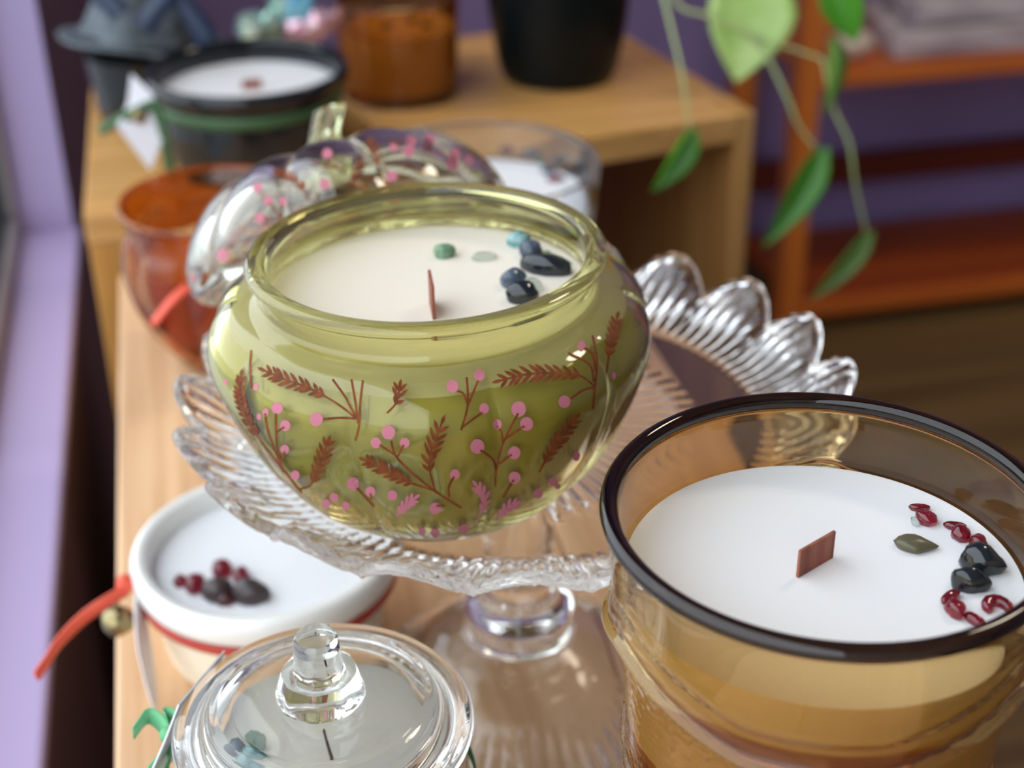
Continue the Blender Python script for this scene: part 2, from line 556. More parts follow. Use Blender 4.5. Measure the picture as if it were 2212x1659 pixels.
# shelving unit at the back wall
t = thing('shelving_unit', 'orange-stained wooden shelving unit against the purple back wall', 'shelf', (1.3, 1.9, FZ))
SX0, SX1, SY0, SY1 = 0.795, 1.75, 1.8, 2.06
for sx in (SX0, SX1 - 0.034):
    for sy in (SY0, SY1 - 0.034):
        mesh('post', *box(sx, sx + 0.034, sy, sy + 0.034, FZ, 0.75, bev=0.002), M['shelf_v'], t, smooth=False)
mesh('shelf_board', *box(SX0 + 0.0345, SX1 - 0.0345, SY0 + 0.001, SY1 - 0.001, -0.276, -0.257, bev=0.001), M['shelf'], t, smooth=False)
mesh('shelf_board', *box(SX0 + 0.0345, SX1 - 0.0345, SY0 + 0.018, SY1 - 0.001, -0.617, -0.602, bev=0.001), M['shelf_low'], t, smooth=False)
mesh('shelf_board', *box(SX0 + 0.0345, SX1 - 0.0345, SY0 + 0.001, SY1 - 0.001, 0.25, 0.27, bev=0.001), M['shelf'], t, smooth=False)
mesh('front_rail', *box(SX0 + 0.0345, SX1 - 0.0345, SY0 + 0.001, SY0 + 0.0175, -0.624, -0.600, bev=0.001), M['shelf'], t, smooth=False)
mesh('crossbar', *box(SX0 + 0.0345, SX1 - 0.0345, SY1 - 0.022, SY1 - 0.004, -0.519, -0.474, bev=0.001), M['shelf_bar'], t, smooth=False, label='orange-stained back bar, darkened for shade')

# ------------------------------------------------------------------ pressed glass cake stand
PC = Vector((0.0905, 0.405, 0))
PZ, PR = 0.1192, 0.105
LOB = 20


def plate_R(a):
    s = abs(sin(LOB / 2 * (a - radians(-2))))
    return 0.0975 + 0.0092 * s ** 0.75


def plate_mesh():
    n, V, F, rows = 480, [], [], []
    rs = [0, 0.012, 0.024, 0.030, 0.036, 0.044, 0.049, 0.0515, 0.053, 0.06, 0.066, 0.072, 0.077, 0.08, 0.082, 0.084, 0.087, 0.09, 0.093, 0.096, 0.098, 0.0995, 0.101]

    def hgt(r, a):
        if r < 0.08:
            return 0.0
        k = (r - 0.08) / 0.025
        s = abs(sin(LOB / 2 * (a - radians(-2)))) ** 0.8
        z = 0.0117 * k ** 1.1 + (0.0088 * s - 0.0034) * max(0, k - 0.25)
        rib = sin(120 * a + 2.6 * k)
        return z + 0.0011 * rib * min(1, k * 5) * max(0.3, min(1, (0.92 - k) * 5))

    def bot(r, a):
        b = -0.0052
        if 0.030 < r < 0.053:
            b += 0.0008 * sin(60 * a) * min(1, (r - 0.030) / 0.006, (0.053 - r) / 0.002)
        if r > 0.08:
            b += 0.0011 * sin(120 * a + 1.2 - 2.0 * (r - 0.08) / 0.025) * min(1, (r - 0.08) / 0.005) * max(0.35, min(1, (0.101 - r) / 0.006))
            b += 0.0013 * min(1, (r - 0.08) / 0.015)
        return b
    for side in (0, 1):
        for r in (rs if side == 0 else rs[::-1]):
            if r == 0:
                V.append(PC + Vector((0, 0, PZ - (0 if side == 0 else 0.0052))))
                rows.append([len(V) - 1])
                continue
            row = []
            for i in range(n):
                a = 2 * pi * i / n
                rr = r
                if r > 0.08:
                    rr = 0.08 + (r - 0.08) / 0.021 * (plate_R(a) - 0.08)
                z = PZ + hgt(rr, a) + (0 if side == 0 else bot(rr, a))
                V.append(Vector((PC.x + rr * cos(a), PC.y + rr * sin(a), z)))
                row.append(len(V) - 1)
            rows.append(row)
        if side == 0:       # rounded bead round the edge
            for k in range(1, 6):
                row = []
                for i in range(n):
                    a = 2 * pi * i / n
                    R = plate_R(a)
                    zt, zb = PZ + hgt(R, a), PZ + hgt(R, a) + bot(R, a)
                    q = pi * k / 6
                    rr = R + 0.0027 * sin(q)
                    z = (zt + zb) / 2 + (zt - zb) / 2 * cos(q)
                    V.append(Vector((PC.x + rr * cos(a), PC.y + rr * sin(a), z)))
                    row.append(len(V) - 1)
                rows.append(row)
    for A, B in zip(rows, rows[1:]):
        if len(A) == 1:
            F += [(A[0], B[i], B[(i + 1) % n]) for i in range(n)]
        elif len(B) == 1:
            F += [(A[i], A[(i + 1) % n], B[0]) for i in range(n)]
        else:
            F += [(A[i], A[(i + 1) % n], B[(i + 1) % n], B[i]) for i in range(n)]
    return V, F


stand = thing('cake_stand', 'clear pressed-glass cake stand with ruffled rim under the green pumpkin candle', 'cake stand', PC)
mesh('plate', *plate_mesh(), M['clear2'], stand)


def foot_mod(a, r, z):
    k = max(0, min(1, (r - 0.040) / 0.008))
    return r + 0.0006 * k * sin(56 * a), z + 0.0006 * k * sin(56 * a)


ped = cr_curve([(0.0, 0.1138), (0.026, 0.1137), (0.0268, 0.1115), (0.018, 0.108), (0.0135, 0.102), (0.0122, 0.092), (0.0118, 0.07), (0.0125, 0.054), (0.0145, 0.048)], 5)
ped += cr_curve([(0.0175, 0.0455), (0.0192, 0.042), (0.0185, 0.0375), (0.0175, 0.0345)], 4)
ped += cr_curve([(0.020, 0.0325), (0.030, 0.0285), (0.042, 0.0205), (0.047, 0.015), (0.0535, 0.009), (0.0580, 0.004), (0.0588, 0.001), (0.0570, 0.0002)], 5)
ped += cr_curve([(0.0545, 0.002), (0.050, 0.0065), (0.042, 0.0145), (0.030, 0.0225), (0.016, 0.027), (0.0, 0.028)], 5)
mesh('pedestal', *lathe(ped, PC, 224, foot_mod), M['clear2'], stand)

# ------------------------------------------------------------------ green pumpkin jar candle
JC = Vector((0.0590, 0.3712, PZ + 0.0009))
JA = radians(-90 - 12)       # direction of the lobe that faces the viewer
JT = Matrix.Translation(JC) @ Matrix.Rotation(radians(0.9), 4, fw.cross(Vector((0, 0, 1))).cross(Vector((0, 0, 1))).normalized()) @ Matrix.Translation(-JC)


def lobe(a, r, z, depth=0.034, lo=0.002, hi=0.066, n=10, a0=JA):
    w = max(0, min(1, (z - lo) / 0.010)) * max(0, min(1, (hi - z) / 0.006))
    c = abs(cos(n / 2 * (a - a0)))
    return r * (1 + depth * w * (c ** 0.6 - 0.78)), z


outer = cr_curve([(0, 0.0022), (0.018, 0.0018), (0.0265, 0.0002), (0.0322, 0.0014), (0.0405, 0.0072), (0.0494, 0.0175), (0.0562, 0.0305), (0.0608, 0.0440), (0.0625, 0.0535),
                  (0.0606, 0.0610), (0.0560, 0.0650), (0.0500, 0.0668), (0.0474, 0.0680)], 5)
neck = cr_curve([(0.0470, 0.0695), (0.0467, 0.0715), (0.0468, 0.0735), (0.0474, 0.0748)], 3)
bead = [(0.0474 + 0.0027 * cos(q), 0.0768 + 0.0018 * sin(q)) for q in [radians(-75 + 20 * i) for i in range(11)]]
inn = cr_curve([(0.0452, 0.0784), (0.0443, 0.0772), (0.0440, 0.075), (0.0439, 0.071), (0.0444, 0.0672), (0.0475, 0.0644), (0.0525, 0.0620), (0.0570, 0.0588),
                (0.0592, 0.053), (0.0576, 0.043), (0.0528, 0.0290), (0.0455, 0.0168), (0.0370, 0.0088), (0.028, 0.0062), (0.014, 0.0062), (0, 0.0062)], 5)
jar = thing('pumpkin_candle', 'green glass pumpkin-shaped jar candle printed with pink berries, on the cake stand', 'candle', JC)
prof = outer + neck + bead + inn
prof = [(r, z - 0.0012 * min(1, z / 0.05)) for r, z in prof]
inn = [(r, z - 0.0012 * min(1, z / 0.05)) for r, z in inn]
V, F = lathe(prof, JC, 240, lobe, JT)
jar_bvh = BVHTree.FromPolygons(V, F)
body = mesh('jar_body', V, F, M['green_glass'], jar)
# wax follows the inner wall
WZ = 0.0638
wi = [(0.0, WZ - 0.0002), (0.02, WZ - 0.0002), (0.04, WZ), (0.0450, WZ + 0.0002), (0.0470, WZ + 0.0002)]
wi += [(r - 0.0004 + 0.0006 * max(0, min(1, (z - 0.0590) / 0.0012)), z + (0.0003 if z < 0.03 else 0.0001 * (z > 0.060))) for r, z in inn if z < WZ - 0.0004]
wi[-1] = (0, wi[-1][1])
mesh('wax', *lathe(wi, JC, 240, lobe, JT), M['wax'], jar, sharp=60)


def wick(parent, A, B, h, th, z, lean=(0, 0, 0)):
    A, B = Vector(A), Vector(B)
    d = (B - A).normalized()
    s = Vector((-d.y, d.x, 0)) * th / 2
    V = []
    for p in (A, B):
        for k in (-1, 1):
            V.append(p + s * k + Vector((0, 0, z - p.z - 0.002)))
    for p in (A, B):
        for k in (-1, 1):
            V.append(p + s * k + Vector((0, 0, z - p.z + h)) + Vector(lean))
    F = [(0, 1, 3, 2), (4, 5, 7, 6), (0, 1, 5, 4), (2, 3, 7, 6), (0, 2, 6, 4), (1, 3, 7, 5)]
    return mesh('wooden_wick', V, F, M['wick'], parent, smooth=False)


jz = JC.z + WZ
wick(jar, atz(938, 690, jz), atz(930, 652, jz), 0.0098, 0.0008, jz)


def chip(parent, z, px, py, wpx, hpx, m, name, rot=0, thick=0.55, seed=1, facet=0.05, point=0.0, label=None, sink=0.15, elev=0.5):
    """pebble lying in the wax whose outline spans wpx by hpx pixels"""
    p = atz(px, py, z)
    d = (p - CAM).length
    a = wpx / 2 / FPX * d
    b = hpx / 2 / FPX * d / 0.75
    c = min(a, b) * thick * 1.2
    v, f = pebble((p.x, p.y, z + c * (0.75 - sink * 2)), a, b, c, -YAW + radians(rot), seed, facet, 3, point)
    return mesh(name, v, f, m, parent, label=label)


def cz(x, y):
    return 900 + x / 5.267, 440 + y / 5.267


J = [(315, 590, 230, 130, 'green_stone', 'moss_stone', 0, 'moss-green pebble', 1, .9), (770, 630, 250, 110, 'clear_stone', 'quartz_chip', 10, 'clear pale chip', 2, .6),
     (1160, 475, 240, 150, 'teal_stone', 'teal_stone', -15, 'teal mottled pebble', 3, .9), (1300, 600, 230, 200, 'blue_stone', 'slate_stone', 20, 'slate-blue pebble', 4, .9),
     (1490, 625, 120, 120, 'green_stone', 'moss_stone', 20, 'small speckled green chip', 5, .7), (1470, 780, 560, 190, 'black_stone', 'black_stone', -22, 'long black polished stone', 6, .9),
     (1700, 710, 130, 100, 'clear_stone', 'quartz_chip', 0, 'small clear chip', 7, .6), (1100, 925, 270, 170, 'blue_stone', 'slate_stone', 25, 'slate-blue tumbled pebble', 8, .9),
     (1315, 985, 220, 140, 'clear_stone', 'quartz_chip', 0, 'pale clear rounded chip', 9, .8), (1205, 1100, 330, 200, 'black_stone', 'black_stone', 0, 'glossy black pebble at the rim', 10, .9)]
for x, y, w, h, m, nm, r, lb, sd, th in J:
    chip(jar, jz, *cz(x, y), w / 4.7, h / 4.7, M[m], nm, r, th, sd, 0.10, label=lb)

# printed sprigs: strips and discs laid on the glass


class Print:
    def __init__(self, bvh, s, ox, oy, lift=0.00018, maxd=9):
        self.b, self.s, self.ox, self.oy, self.l, self.maxd = bvh, s, ox, oy, lift, maxd

    def hit(self, x, y):
        d = ray(self.ox + x / self.s, self.oy + y / self.s).normalized()
        p, n, i, dist = self.b.ray_cast(CAM, d)
        if p is None or dist > self.maxd:
            return None
        if n.dot(d) > 0:
            n = -n
        return p + n * self.l

    def fan(self, outline, c):
        V = [self.hit(*c)] + [self.hit(*q) for q in outline]
        if any(v is None for v in V):
            return None
        k = len(outline)
        return V, [(0, 1 + i, 1 + (i + 1) % k) for i in range(k)]

    def disc(self, x, y, r, sx=1.0):
        o = [(x + r * sx * cos(2 * pi * i / 16), y + r * sin(2 * pi * i / 16)) for i in range(16)]
        return self.fan(o, (x, y))

    def leaf(self, x0, y0, x1, y1, w):
        o1, o2 = [], []
        L = hypot(x1 - x0, y1 - y0)
        ux, uy = (x1 - x0) / L, (y1 - y0) / L
        for i in range(6):
            t = i / 5
            ww = w * (0.35 + 0.65 * sin(pi * min(1, t * 0.75 + 0.12))) * (1 if t < 0.95 else 0.55)
            o1.append((x0 + ux * L * t - uy * ww, y0 + uy * L * t + ux * ww))
            o2.append((x0 + ux * L * t + uy * ww, y0 + uy * L * t - ux * ww))
        return self.fan(o1 + [(x1 + ux * w * .7, y1 + uy * w * .7)] + o2[::-1], ((x0 + x1) / 2, (y0 + y1) / 2))

    def line(self, pts, w):
        P = cr_curve(pts, 6) if len(pts) > 2 else [(pts[0][0] + (pts[1][0] - pts[0][0]) * i / 6, pts[0][1] + (pts[1][1] - pts[0][1]) * i / 6) for i in range(7)]
        V, F, ok = [], [], []
        for i, (x, y) in enumerate(P):
            a, b = P[max(i - 1, 0)], P[min(i + 1, len(P) - 1)]
            L = hypot(b[0] - a[0], b[1] - a[1]) or 1
            nx, ny = -(b[1] - a[1]) / L, (b[0] - a[0]) / L
            q = [self.hit(x + nx * w, y + ny * w), self.hit(x - nx * w, y - ny * w)]
            ok.append(None not in q)
            V += [v or Vector((0, 0, 0)) for v in q]
        used = [(2 * i, 2 * i + 1, 2 * i + 3, 2 * i + 2) for i in range(len(P) - 1) if ok[i] and ok[i + 1]]
        idx = sorted({k for f in used for k in f})
        mp = {k: i for i, k in enumerate(idx)}
        return [V[k] for k in idx], [tuple(mp[k] for k in f) for f in used]

    def frond(self, pts, w, ln, lw, start=0.25, step=None, ang=38):
        """stem with paired leaflets that point to its tip"""
        parts = [self.line(pts, w)]
        P = cr_curve(pts, 10)
        cum = [0]
        for a, b in zip(P, P[1:]):
            cum.append(cum[-1] + hypot(b[0] - a[0], b[1] - a[1]))
        T = cum[-1]
        step = step or ln * 0.62
        s = T * start
        k = 0
        while s < T * 0.97:
            i = max(j for j in range(len(cum)) if cum[j] <= s)
            i = min(i, len(P) - 2)
            dx, dy = P[i + 1][0] - P[i][0], P[i + 1][1] - P[i][1]
            L = hypot(dx, dy)
            dx, dy = dx / L, dy / L
            l = ln * (0.75 + 0.35 * sin(pi * min(1, (s / T - start) / (1 - start))))
            for sg in (-1, 1):
                a = radians(ang) * sg
                ex, ey = dx * cos(a) - dy * sin(a), dx * sin(a) + dy * cos(a)
                q = self.leaf(P[i][0], P[i][1], P[i][0] + ex * l, P[i][1] + ey * l, lw)
                if q:
                    parts.append(q)
            s += step
            k += 1
        x0, y0 = P[-3]
        x1, y1 = P[-1]
        L = hypot(x1 - x0, y1 - y0)
        q = self.leaf(x1, y1, x1 + (x1 - x0) / L * ln * .7, y1 + (y1 - y0) / L * ln * .7, lw)
        if q:
            parts.append(q)
        return join(*parts)


def put_print(parent, name, vf, m, back=None, label=None):
    if not vf or not vf[1]:
        return
    mesh(name, vf[0], vf[1], m, parent, smooth=False, label=label, recalc=False)
    if back:
        mesh(name, [back @ v for v in vf[0]], vf[1], m, parent, smooth=False, recalc=False)


P4 = Print(jar_bvh, 2.212, 400, 350, maxd=0.41)
half = JT @ Matrix.Translation(JC) @ Matrix.Rotation(pi, 4, 'Z') @ Matrix.Translation(-JC) @ JT.inverted()
stems = [  # each printed twig: its lines, then its fronds
    ([[(815, 1330), (832, 1260), (838, 1150), (850, 1045)], [(828, 1250), (815, 1150), (795, 1040)], [(822, 1230), (770, 1130), (705, 1040)], [(815, 1225), (740, 1222), (660, 1228)]],
     [([(820, 1225), (720, 1150), (600, 1085), (480, 1040), (385, 1000)], 55, .40)]),
    ([], [([(965, 1200), (1010, 1150), (1025, 1080)], 52, .45)]),
    ([[(1318, 1280), (1350, 1160), (1345, 1030)], [(1350, 1160), (1330, 1110), (1300, 1095)], [(1350, 1165), (1400, 1045)], [(1325, 1265), (1420, 1195)]], []),
    ([[(1945, 1180), (1955, 1080), (1965, 950), (1945, 830)], [(1950, 1050), (1930, 970), (1830, 915)], [(1950, 1075), (1900, 1090), (1840, 1130)], [(1958, 1000), (1945, 920), (1905, 890)]],
     [([(1955, 1070), (1880, 1020), (1780, 1010), (1640, 1015), (1510, 1045)], 62, .2)]),
    ([], [([(2010, 1010), (2030, 880), (2062, 750)], 48, .35)]),
    ([], [([(550, 1560), (602, 1540), (645, 1440), (680, 1345)], 58, .28)]),
    ([[(1320, 1650), (1180, 1560), (1020, 1420), (985, 1330)], [(1000, 1395), (930, 1350)], [(1017, 1405), (1045, 1350)]],
     [([(1200, 1570), (1050, 1520), (940, 1460), (865, 1425)], 50, .35), ([(1195, 1570), (1165, 1450), (1180, 1370), (1225, 1250)], 62, .3)]),
    ([[(1480, 1550), (1490, 1450), (1520, 1340), (1590, 1200)], [(1518, 1340), (1512, 1290), (1490, 1260)], [(1530, 1320), (1620, 1260)], [(1488, 1490), (1470, 1420), (1410, 1375)], [(1500, 1440), (1560, 1395)]], []),
    ([], [([(1690, 1480), (1760, 1360), (1860, 1230)], 52, .2)]),
    ([[(1262, 1600), (1260, 1550), (1285, 1500)], [(1518, 1600), (1570, 1515)], [(905, 1645), (820, 1555)], [(893, 1610), (886, 1580)], [(1240, 1640), (1200, 1640)]], []),
    ([[(470, 1480), (440, 1350), (435, 1200)], [(438, 1290), (475, 1265)], [(462, 1430), (478, 1380)], [(470, 1470), (400, 1290), (385, 1200)], [(320, 1080), (312, 990), (318, 900)]],
     [([(560, 1580), (400, 1380), (300, 1230), (262, 1110), (270, 1020)], 40, .55)]),
]
for ls, fr in stems:
    pa = [P4.line(l, 5.5) for l in ls] + [P4.frond(p, 5, ln, 9, s) for p, ln, s in fr]
    put_print(body, 'printed_twig', join(*pa), M['print_brown'], half)
for fr in ([(1405, 1685), (1432, 1610), (1392, 1545)], [(1490, 1700), (1540, 1650), (1580, 1630)], [(1010, 1690), (1050, 1640), (1095, 1605)]):
    put_print(body, 'printed_frond', P4.frond(fr, 5, 42, 8, .2), M['print_pink'], half, 'dusky pink leaf print')
for x, y, r in [(628, 1228, 33), (442, 1175, 28), (387, 1195, 19), (355, 1215, 16), (480, 1258, 26), (478, 1370, 22), (527, 1495, 23), (372, 1402, 18), (340, 1075, 17), (972, 1290, 34), (912, 1340, 26),
                (1050, 1340, 24), (1277, 1073, 30), (1405, 1020, 28), (1428, 1178, 25), (1490, 1252, 24), (1592, 1180, 37), (1630, 1250, 33), (1395, 1357, 35), (1572, 1387, 31), (1810, 1145, 30),
                (1288, 1490, 25), (1573, 1507, 30), (803, 1535, 32), (886, 1572, 25), (990, 1590, 25), (1893, 880, 25), (1868, 1405, 24), (1755, 1525, 22), (1685, 1583, 24), (1778, 1548, 15),
                (712, 1600, 22), (675, 1630, 22), (768, 1640, 20), (1195, 1652, 28), (1194, 1770, 22), (1132, 1763, 19), (1330, 1750, 24), (2165, 610, 20), (2042, 1020, 18), (195, 1050, 14)]:
    put_print(body, 'printed_berry', P4.disc(x, y, r, 0.95 if 420 < x < 1850 else 0.72), M['print_pink'], half)

# ------------------------------------------------------------------ pumpkin lid leaning behind the jar
lid_n = (up * cos(radians(17)) - rt * sin(radians(17))) * cos(radians(1)) + fw * sin(radians(1))
lid_n.normalize()
LC = CAM + ray(768, 558).normalized() * 0.540
ex = lid_n.cross(Vector((0, 0, 1))).normalized()
ey = lid_n.cross(ex)
LM = Matrix(((ex.x, ey.x, lid_n.x, LC.x), (ex.y, ey.y, lid_n.y, LC.y), (ex.z, ey.z, lid_n.z, LC.z), (0, 0, 0, 1)))
lid = thing('pumpkin_cover', 'clear ribbed pumpkin lid with curved stem leaning behind the green pumpkin jar', 'lid', (LC.x, LC.y, PZ))


def lid_lobe(a, r, z):
    w = max(0, min(1, (z - 0.003) / 0.008)) * min(1, r / 0.02)
    c = abs(cos(5 * a + 0.3))
    k = 1 + 0.055 * w * (c ** 0.7 - 0.7)
    return r * k, z * (1 + 0.05 * w * (c - 0.6))


lo = cr_curve([(0.0, 0.0275), (0.006, 0.0285), (0.016, 0.0320), (0.030, 0.0318), (0.042, 0.0265), (0.0515, 0.0175), (0.0560, 0.0085), (0.0565, 0.003), (0.0545, 0.0)], 6)
li = cr_curve([(0.0520, 0.0002), (0.0515, 0.004), (0.0520, 0.009), (0.0480, 0.0165), (0.040, 0.0235), (0.029, 0.0285), (0.016, 0.0288), (0.006, 0.0255), (0.0, 0.0245)], 6)
LS = 1.05
lo = [(r * LS, z * LS * 1.12) for r, z in lo]
li = [(r * LS, z * LS * 1.12) for r, z in li]
V, F = lathe(lo + li, (0, 0, 0), 200, lid_lobe, LM)
lid_bvh = BVHTree.FromPolygons(V, F)
dome = mesh('lid_dome', V, F, M['lid_glass'], lid)
fl_ = ring([(0.0525, 0.0005), (0.0525, -0.0015), (0.0470, -0.0018), (0.0455, -0.0075), (0.0432, -0.0075), (0.0440, 0.0005)], (0, 0, 0), 120, None, LM)
mesh('lid_collar', *fl_, M['lid_glass'], lid, sharp=40)
sv = []
spts = cr_curve([(0, 0, 0.0335), (0.0003, 0, 0.040), (0.0015, 0, 0.047), (0.0040, 0, 0.0545)], 5)
sdir = (LM.to_3x3().inverted() @ rt).normalized()
V, F, nn = [], [], 40
for i, p in enumerate(spts):
    k = i / (len(spts) - 1)
    R = 0.0088 - 0.0035 * min(1, k * 1.6) + 0.0013 * max(0, k - 0.6)
    for j in range(nn):
        a = 2 * pi * j / nn
        r = R * (1 + 0.13 * cos(8 * a))
        off = sdir * p[0] * 1.8
        V.append(LM @ (Vector((off.x + r * cos(a), off.y + r * sin(a), p[2]))))
for i in range(len(spts) - 1):
    F += [(i * nn + j, i * nn + (j + 1) % nn, (i + 1) * nn + (j + 1) % nn, (i + 1) * nn + j) for j in range(nn)]
F += [tuple(range(nn)), tuple(range((len(spts) - 1) * nn, len(spts) * nn))]
mesh('stem', V, F, M['green_glass2'], lid, sharp=50, label='curved green glass stem')
PL = Print(lid_bvh, 2.765, 380, 200, maxd=0.60)
halfl = LM @ Matrix.Rotation(pi, 4, 'Z') @ LM.inverted()
for ls, fr in [([], [([(1205, 440), (1195, 370), (1165, 300)], 50, .1)]), ([], [([(1045, 570), (1075, 490), (1100, 420)], 55, .05)]),
               ([], [([(800, 650), (730, 530), (610, 480)], 48, .3)]), ([[(990, 465), (930, 430), (905, 390)], [(990, 465), (890, 440), (810, 410)]], []),
               ([[(625, 755), (585, 690), (560, 660)], [(625, 755), (630, 700), (638, 670)], [(625, 755), (520, 750)]], []), ([[(1350, 320), (1270, 295)], [(1400, 295), (1330, 285), (1270, 290)], [(850, 650), (850, 600)]], []),
               ([], [([(155, 1160), (180, 1090)], 40, .1)])]:
    fr = [(p if len(p) > 2 else [p[0], ((p[0][0] + p[1][0]) / 2, (p[0][1] + p[1][1]) / 2), p[1]], l, s) for p, l, s in fr]
    put_print(dome, 'printed_twig', join(*([PL.line(l, 4.5) for l in ls] + [PL.frond(p, 4.5, ln, 8, s) for p, ln, s in fr])), M['print_brown'], halfl)
for x, y, r in [(905, 367, 32), (890, 548, 32), (552, 645, 30), (640, 652, 27), (505, 750, 33), (490, 570, 30), (1300, 330, 26), (1390, 350, 38), (1405, 292, 32), (1515, 285, 36), (1663, 370, 34),
                (1650, 430, 36), (1750, 405, 25), (1290, 500, 34), (280, 970, 36), (735, 712, 18), (105, 1110, 16)]:
    put_print(dome, 'printed_berry', PL.disc(x, y, r, 0.95), M['print_pink'], halfl)

# ------------------------------------------------------------------ amber goblet candle, front right
AC = Vector((0.1215, 0.2405, 0))
gob = thing('amber_candle', 'big amber glass goblet candle with dark rim and white wax, beside the cake stand', 'candle', AC)
AZ = 0.1868


def thumb(a, r, z):
    """raised zigzag moulding under the plain collar, hollow facets below it"""
    if r < 0.02 or z > 0.175 or z < 0.062:
        return r, z
    d = 0.0
    A = (a - radians(-90 - 24)) / radians(60)          # 1 unit = half a repeat
    for k in range(3):
        u = abs(((A + k) % 2 + 2) % 2 - 1)              # 0 at a peak .. 1 in a valley
        u = min(1, max(0, (u - 0.04) / 0.66))
        zr = 0.1615 - k * 0.034 - 0.0085 * (1 - (1 - u) if k % 2 == 0 else u)
        e = z - zr
        d += 0.0017 * math.exp(-(e / 0.0017) ** 2)
        if k == 0:
            d += 0.0012 * (1 - max(0, min(1, (e - 0.001) / 0.006))) + 0.0006 * math.exp(-((e - 0.0075) / 0.0012) ** 2)
            if e < 0:
                d -= 0.0030 * min(1, -e / 0.005)
                d += 0.00025 * noise.noise(Vector((a * 60, z * 900, 0))) * min(1, -e / 0.004)
    return r + d, z


ao = cr_curve([(0, 0.0006), (0.030, 0.0), (0.037, 0.001), (0.0375, 0.003), (0.030, 0.0065), (0.014, 0.013), (0.0085, 0.025), (0.0085, 0.040), (0.013, 0.050), (0.026, 0.058), (0.035, 0.070),
               (0.0398, 0.085), (0.0418, 0.105), (0.0432, 0.125), (0.0444, 0.145), (0.0452, 0.160), (0.0462, 0.172), (0.0470, 0.181), (0.0472, AZ - 0.0030)], 7)
ai = cr_curve([(0.0456, AZ - 0.0030), (0.0449, 0.180), (0.0436, 0.170), (0.0422, 0.158), (0.0412, 0.145), (0.0400, 0.125), (0.0385, 0.105), (0.0365, 0.088), (0.032, 0.075), (0.024, 0.066), (0.012, 0.061), (0, 0.060)], 7)
ax_ = []
for p, q in zip(ao, ao[1:]):                 # finer rows where the moulding runs
    n_ = 4 if p[1] > 0.06 and q[1] < 0.176 and p[0] > 0.03 else 1
    ax_ += [(p[0] + (q[0] - p[0]) * i / n_, p[1] + (q[1] - p[1]) * i / n_) for i in range(n_)]
ao = ax_ + [ao[-1]]
nso = len(ao)
V, F = lathe(ao + ai, AC, 300, lambda a, r, z: thumb(a, r, z) if r > 0.0405 or z < 0.09 else (r, z))
gb = mesh('goblet_body', V, F, M['amber'], gob)
gb.data.materials.append(M['amber_thick_shaded'])      # deeper tint for the thicker moulding, and for the shade on the lower wax
for pol in gb.data.polygons:
    if pol.center.z + AC.z < 0.1585:
        pol.material_index = 1
mesh('rim', *torus(0.0468, 0.0020, AZ - 0.0008, 16, AC, 200, 1.0), M['amber_rim'], gob, label='glossy amber rim with dark refraction put into its colour')
AW = 0.1695
wi = [(0, AW - 0.0003), (0.02, AW - 0.0003), (0.040, AW - 0.0001), (0.0429, AW + 0.0004)] + [(r - 0.0004, z + 0.0002) for r, z in ai if z < AW - 0.0012]
wi[-1] = (0, wi[-1][1])
mesh('wax', *lathe(wi, AC, 160), M['wax_w'], gob, sharp=60)
wick(gob, atz(1722, 1245, AW), atz(1797, 1201, AW), 0.0068, 0.0007, AW)


def ca(x, y):
    return 1900 + x / 4.878, 1060 + y / 4.878


for x, y, w, h, m, nm, r, lb, sd, th, pt in [
        (415, 195, 215, 70, 'garnet', 'garnet_chip', -5, 'flat pale garnet sliver', 1, .8, 0), (485, 318, 190, 190, 'garnet', 'garnet_chip', 30, 'round dark garnet chip', 2, .7, 0),
        (375, 335, 90, 110, 'clear_stone', 'quartz_chip', 0, 'clear chip by the round garnet', 3, .6, 0), (795, 393, 235, 80, 'garnet', 'garnet_chip', -14, 'long garnet sliver', 4, .8, 0),
        (860, 490, 220, 150, 'garnet', 'garnet_chip', 35, 'bright pink-red garnet chip', 5, .8, .4), (1035, 590, 170, 155, 'garnet', 'garnet_chip', 0, 'small round garnet chip', 6, .9, 0),
        (1085, 815, 450, 250, 'black_stone', 'black_stone', -25, 'larger black polished pebble', 7, .9, .35), (945, 1010, 400, 190, 'black_stone', 'black_stone', -20, 'lower black polished pebble', 8, 1.0, .3),
        (385, 595, 440, 190, 'olive_stone', 'olive_stone', -8, 'olive-brown stone sunk in the wax', 9, .5, .6), (740, 1145, 280, 90, 'garnet', 'garnet_chip', 42, 'slanting garnet sliver', 10, .9, 0),
        (795, 1278, 210, 200, 'garnet', 'garnet_chip', 10, 'deep red round garnet chip', 11, .8, .3), (1000, 1390, 240, 90, 'garnet', 'garnet_chip', -52, 'garnet sliver near the rim', 12, .9, 0)]:
    chip(gob, AW, *ca(x, y), w / 4.878, h / 4.878, M[m], nm, r, th, sd, 0.10, pt, lb)
cc = atz(*ca(1245, 1270), AW)
arc = []
for i in range(9):
    a = radians(200 - 27 * i) - YAW
    arc.append(cc + Vector((cos(a) * 0.0022, sin(a) * 0.0027, 0.0008)))
mesh('garnet_chip', *tube(arc, [0.0008, 0.0012, 0.0013, 0.0014, 0.0014, 0.0014, 0.0013, 0.0012, 0.0008], 10), M['garnet'], gob, label='crescent garnet chip')

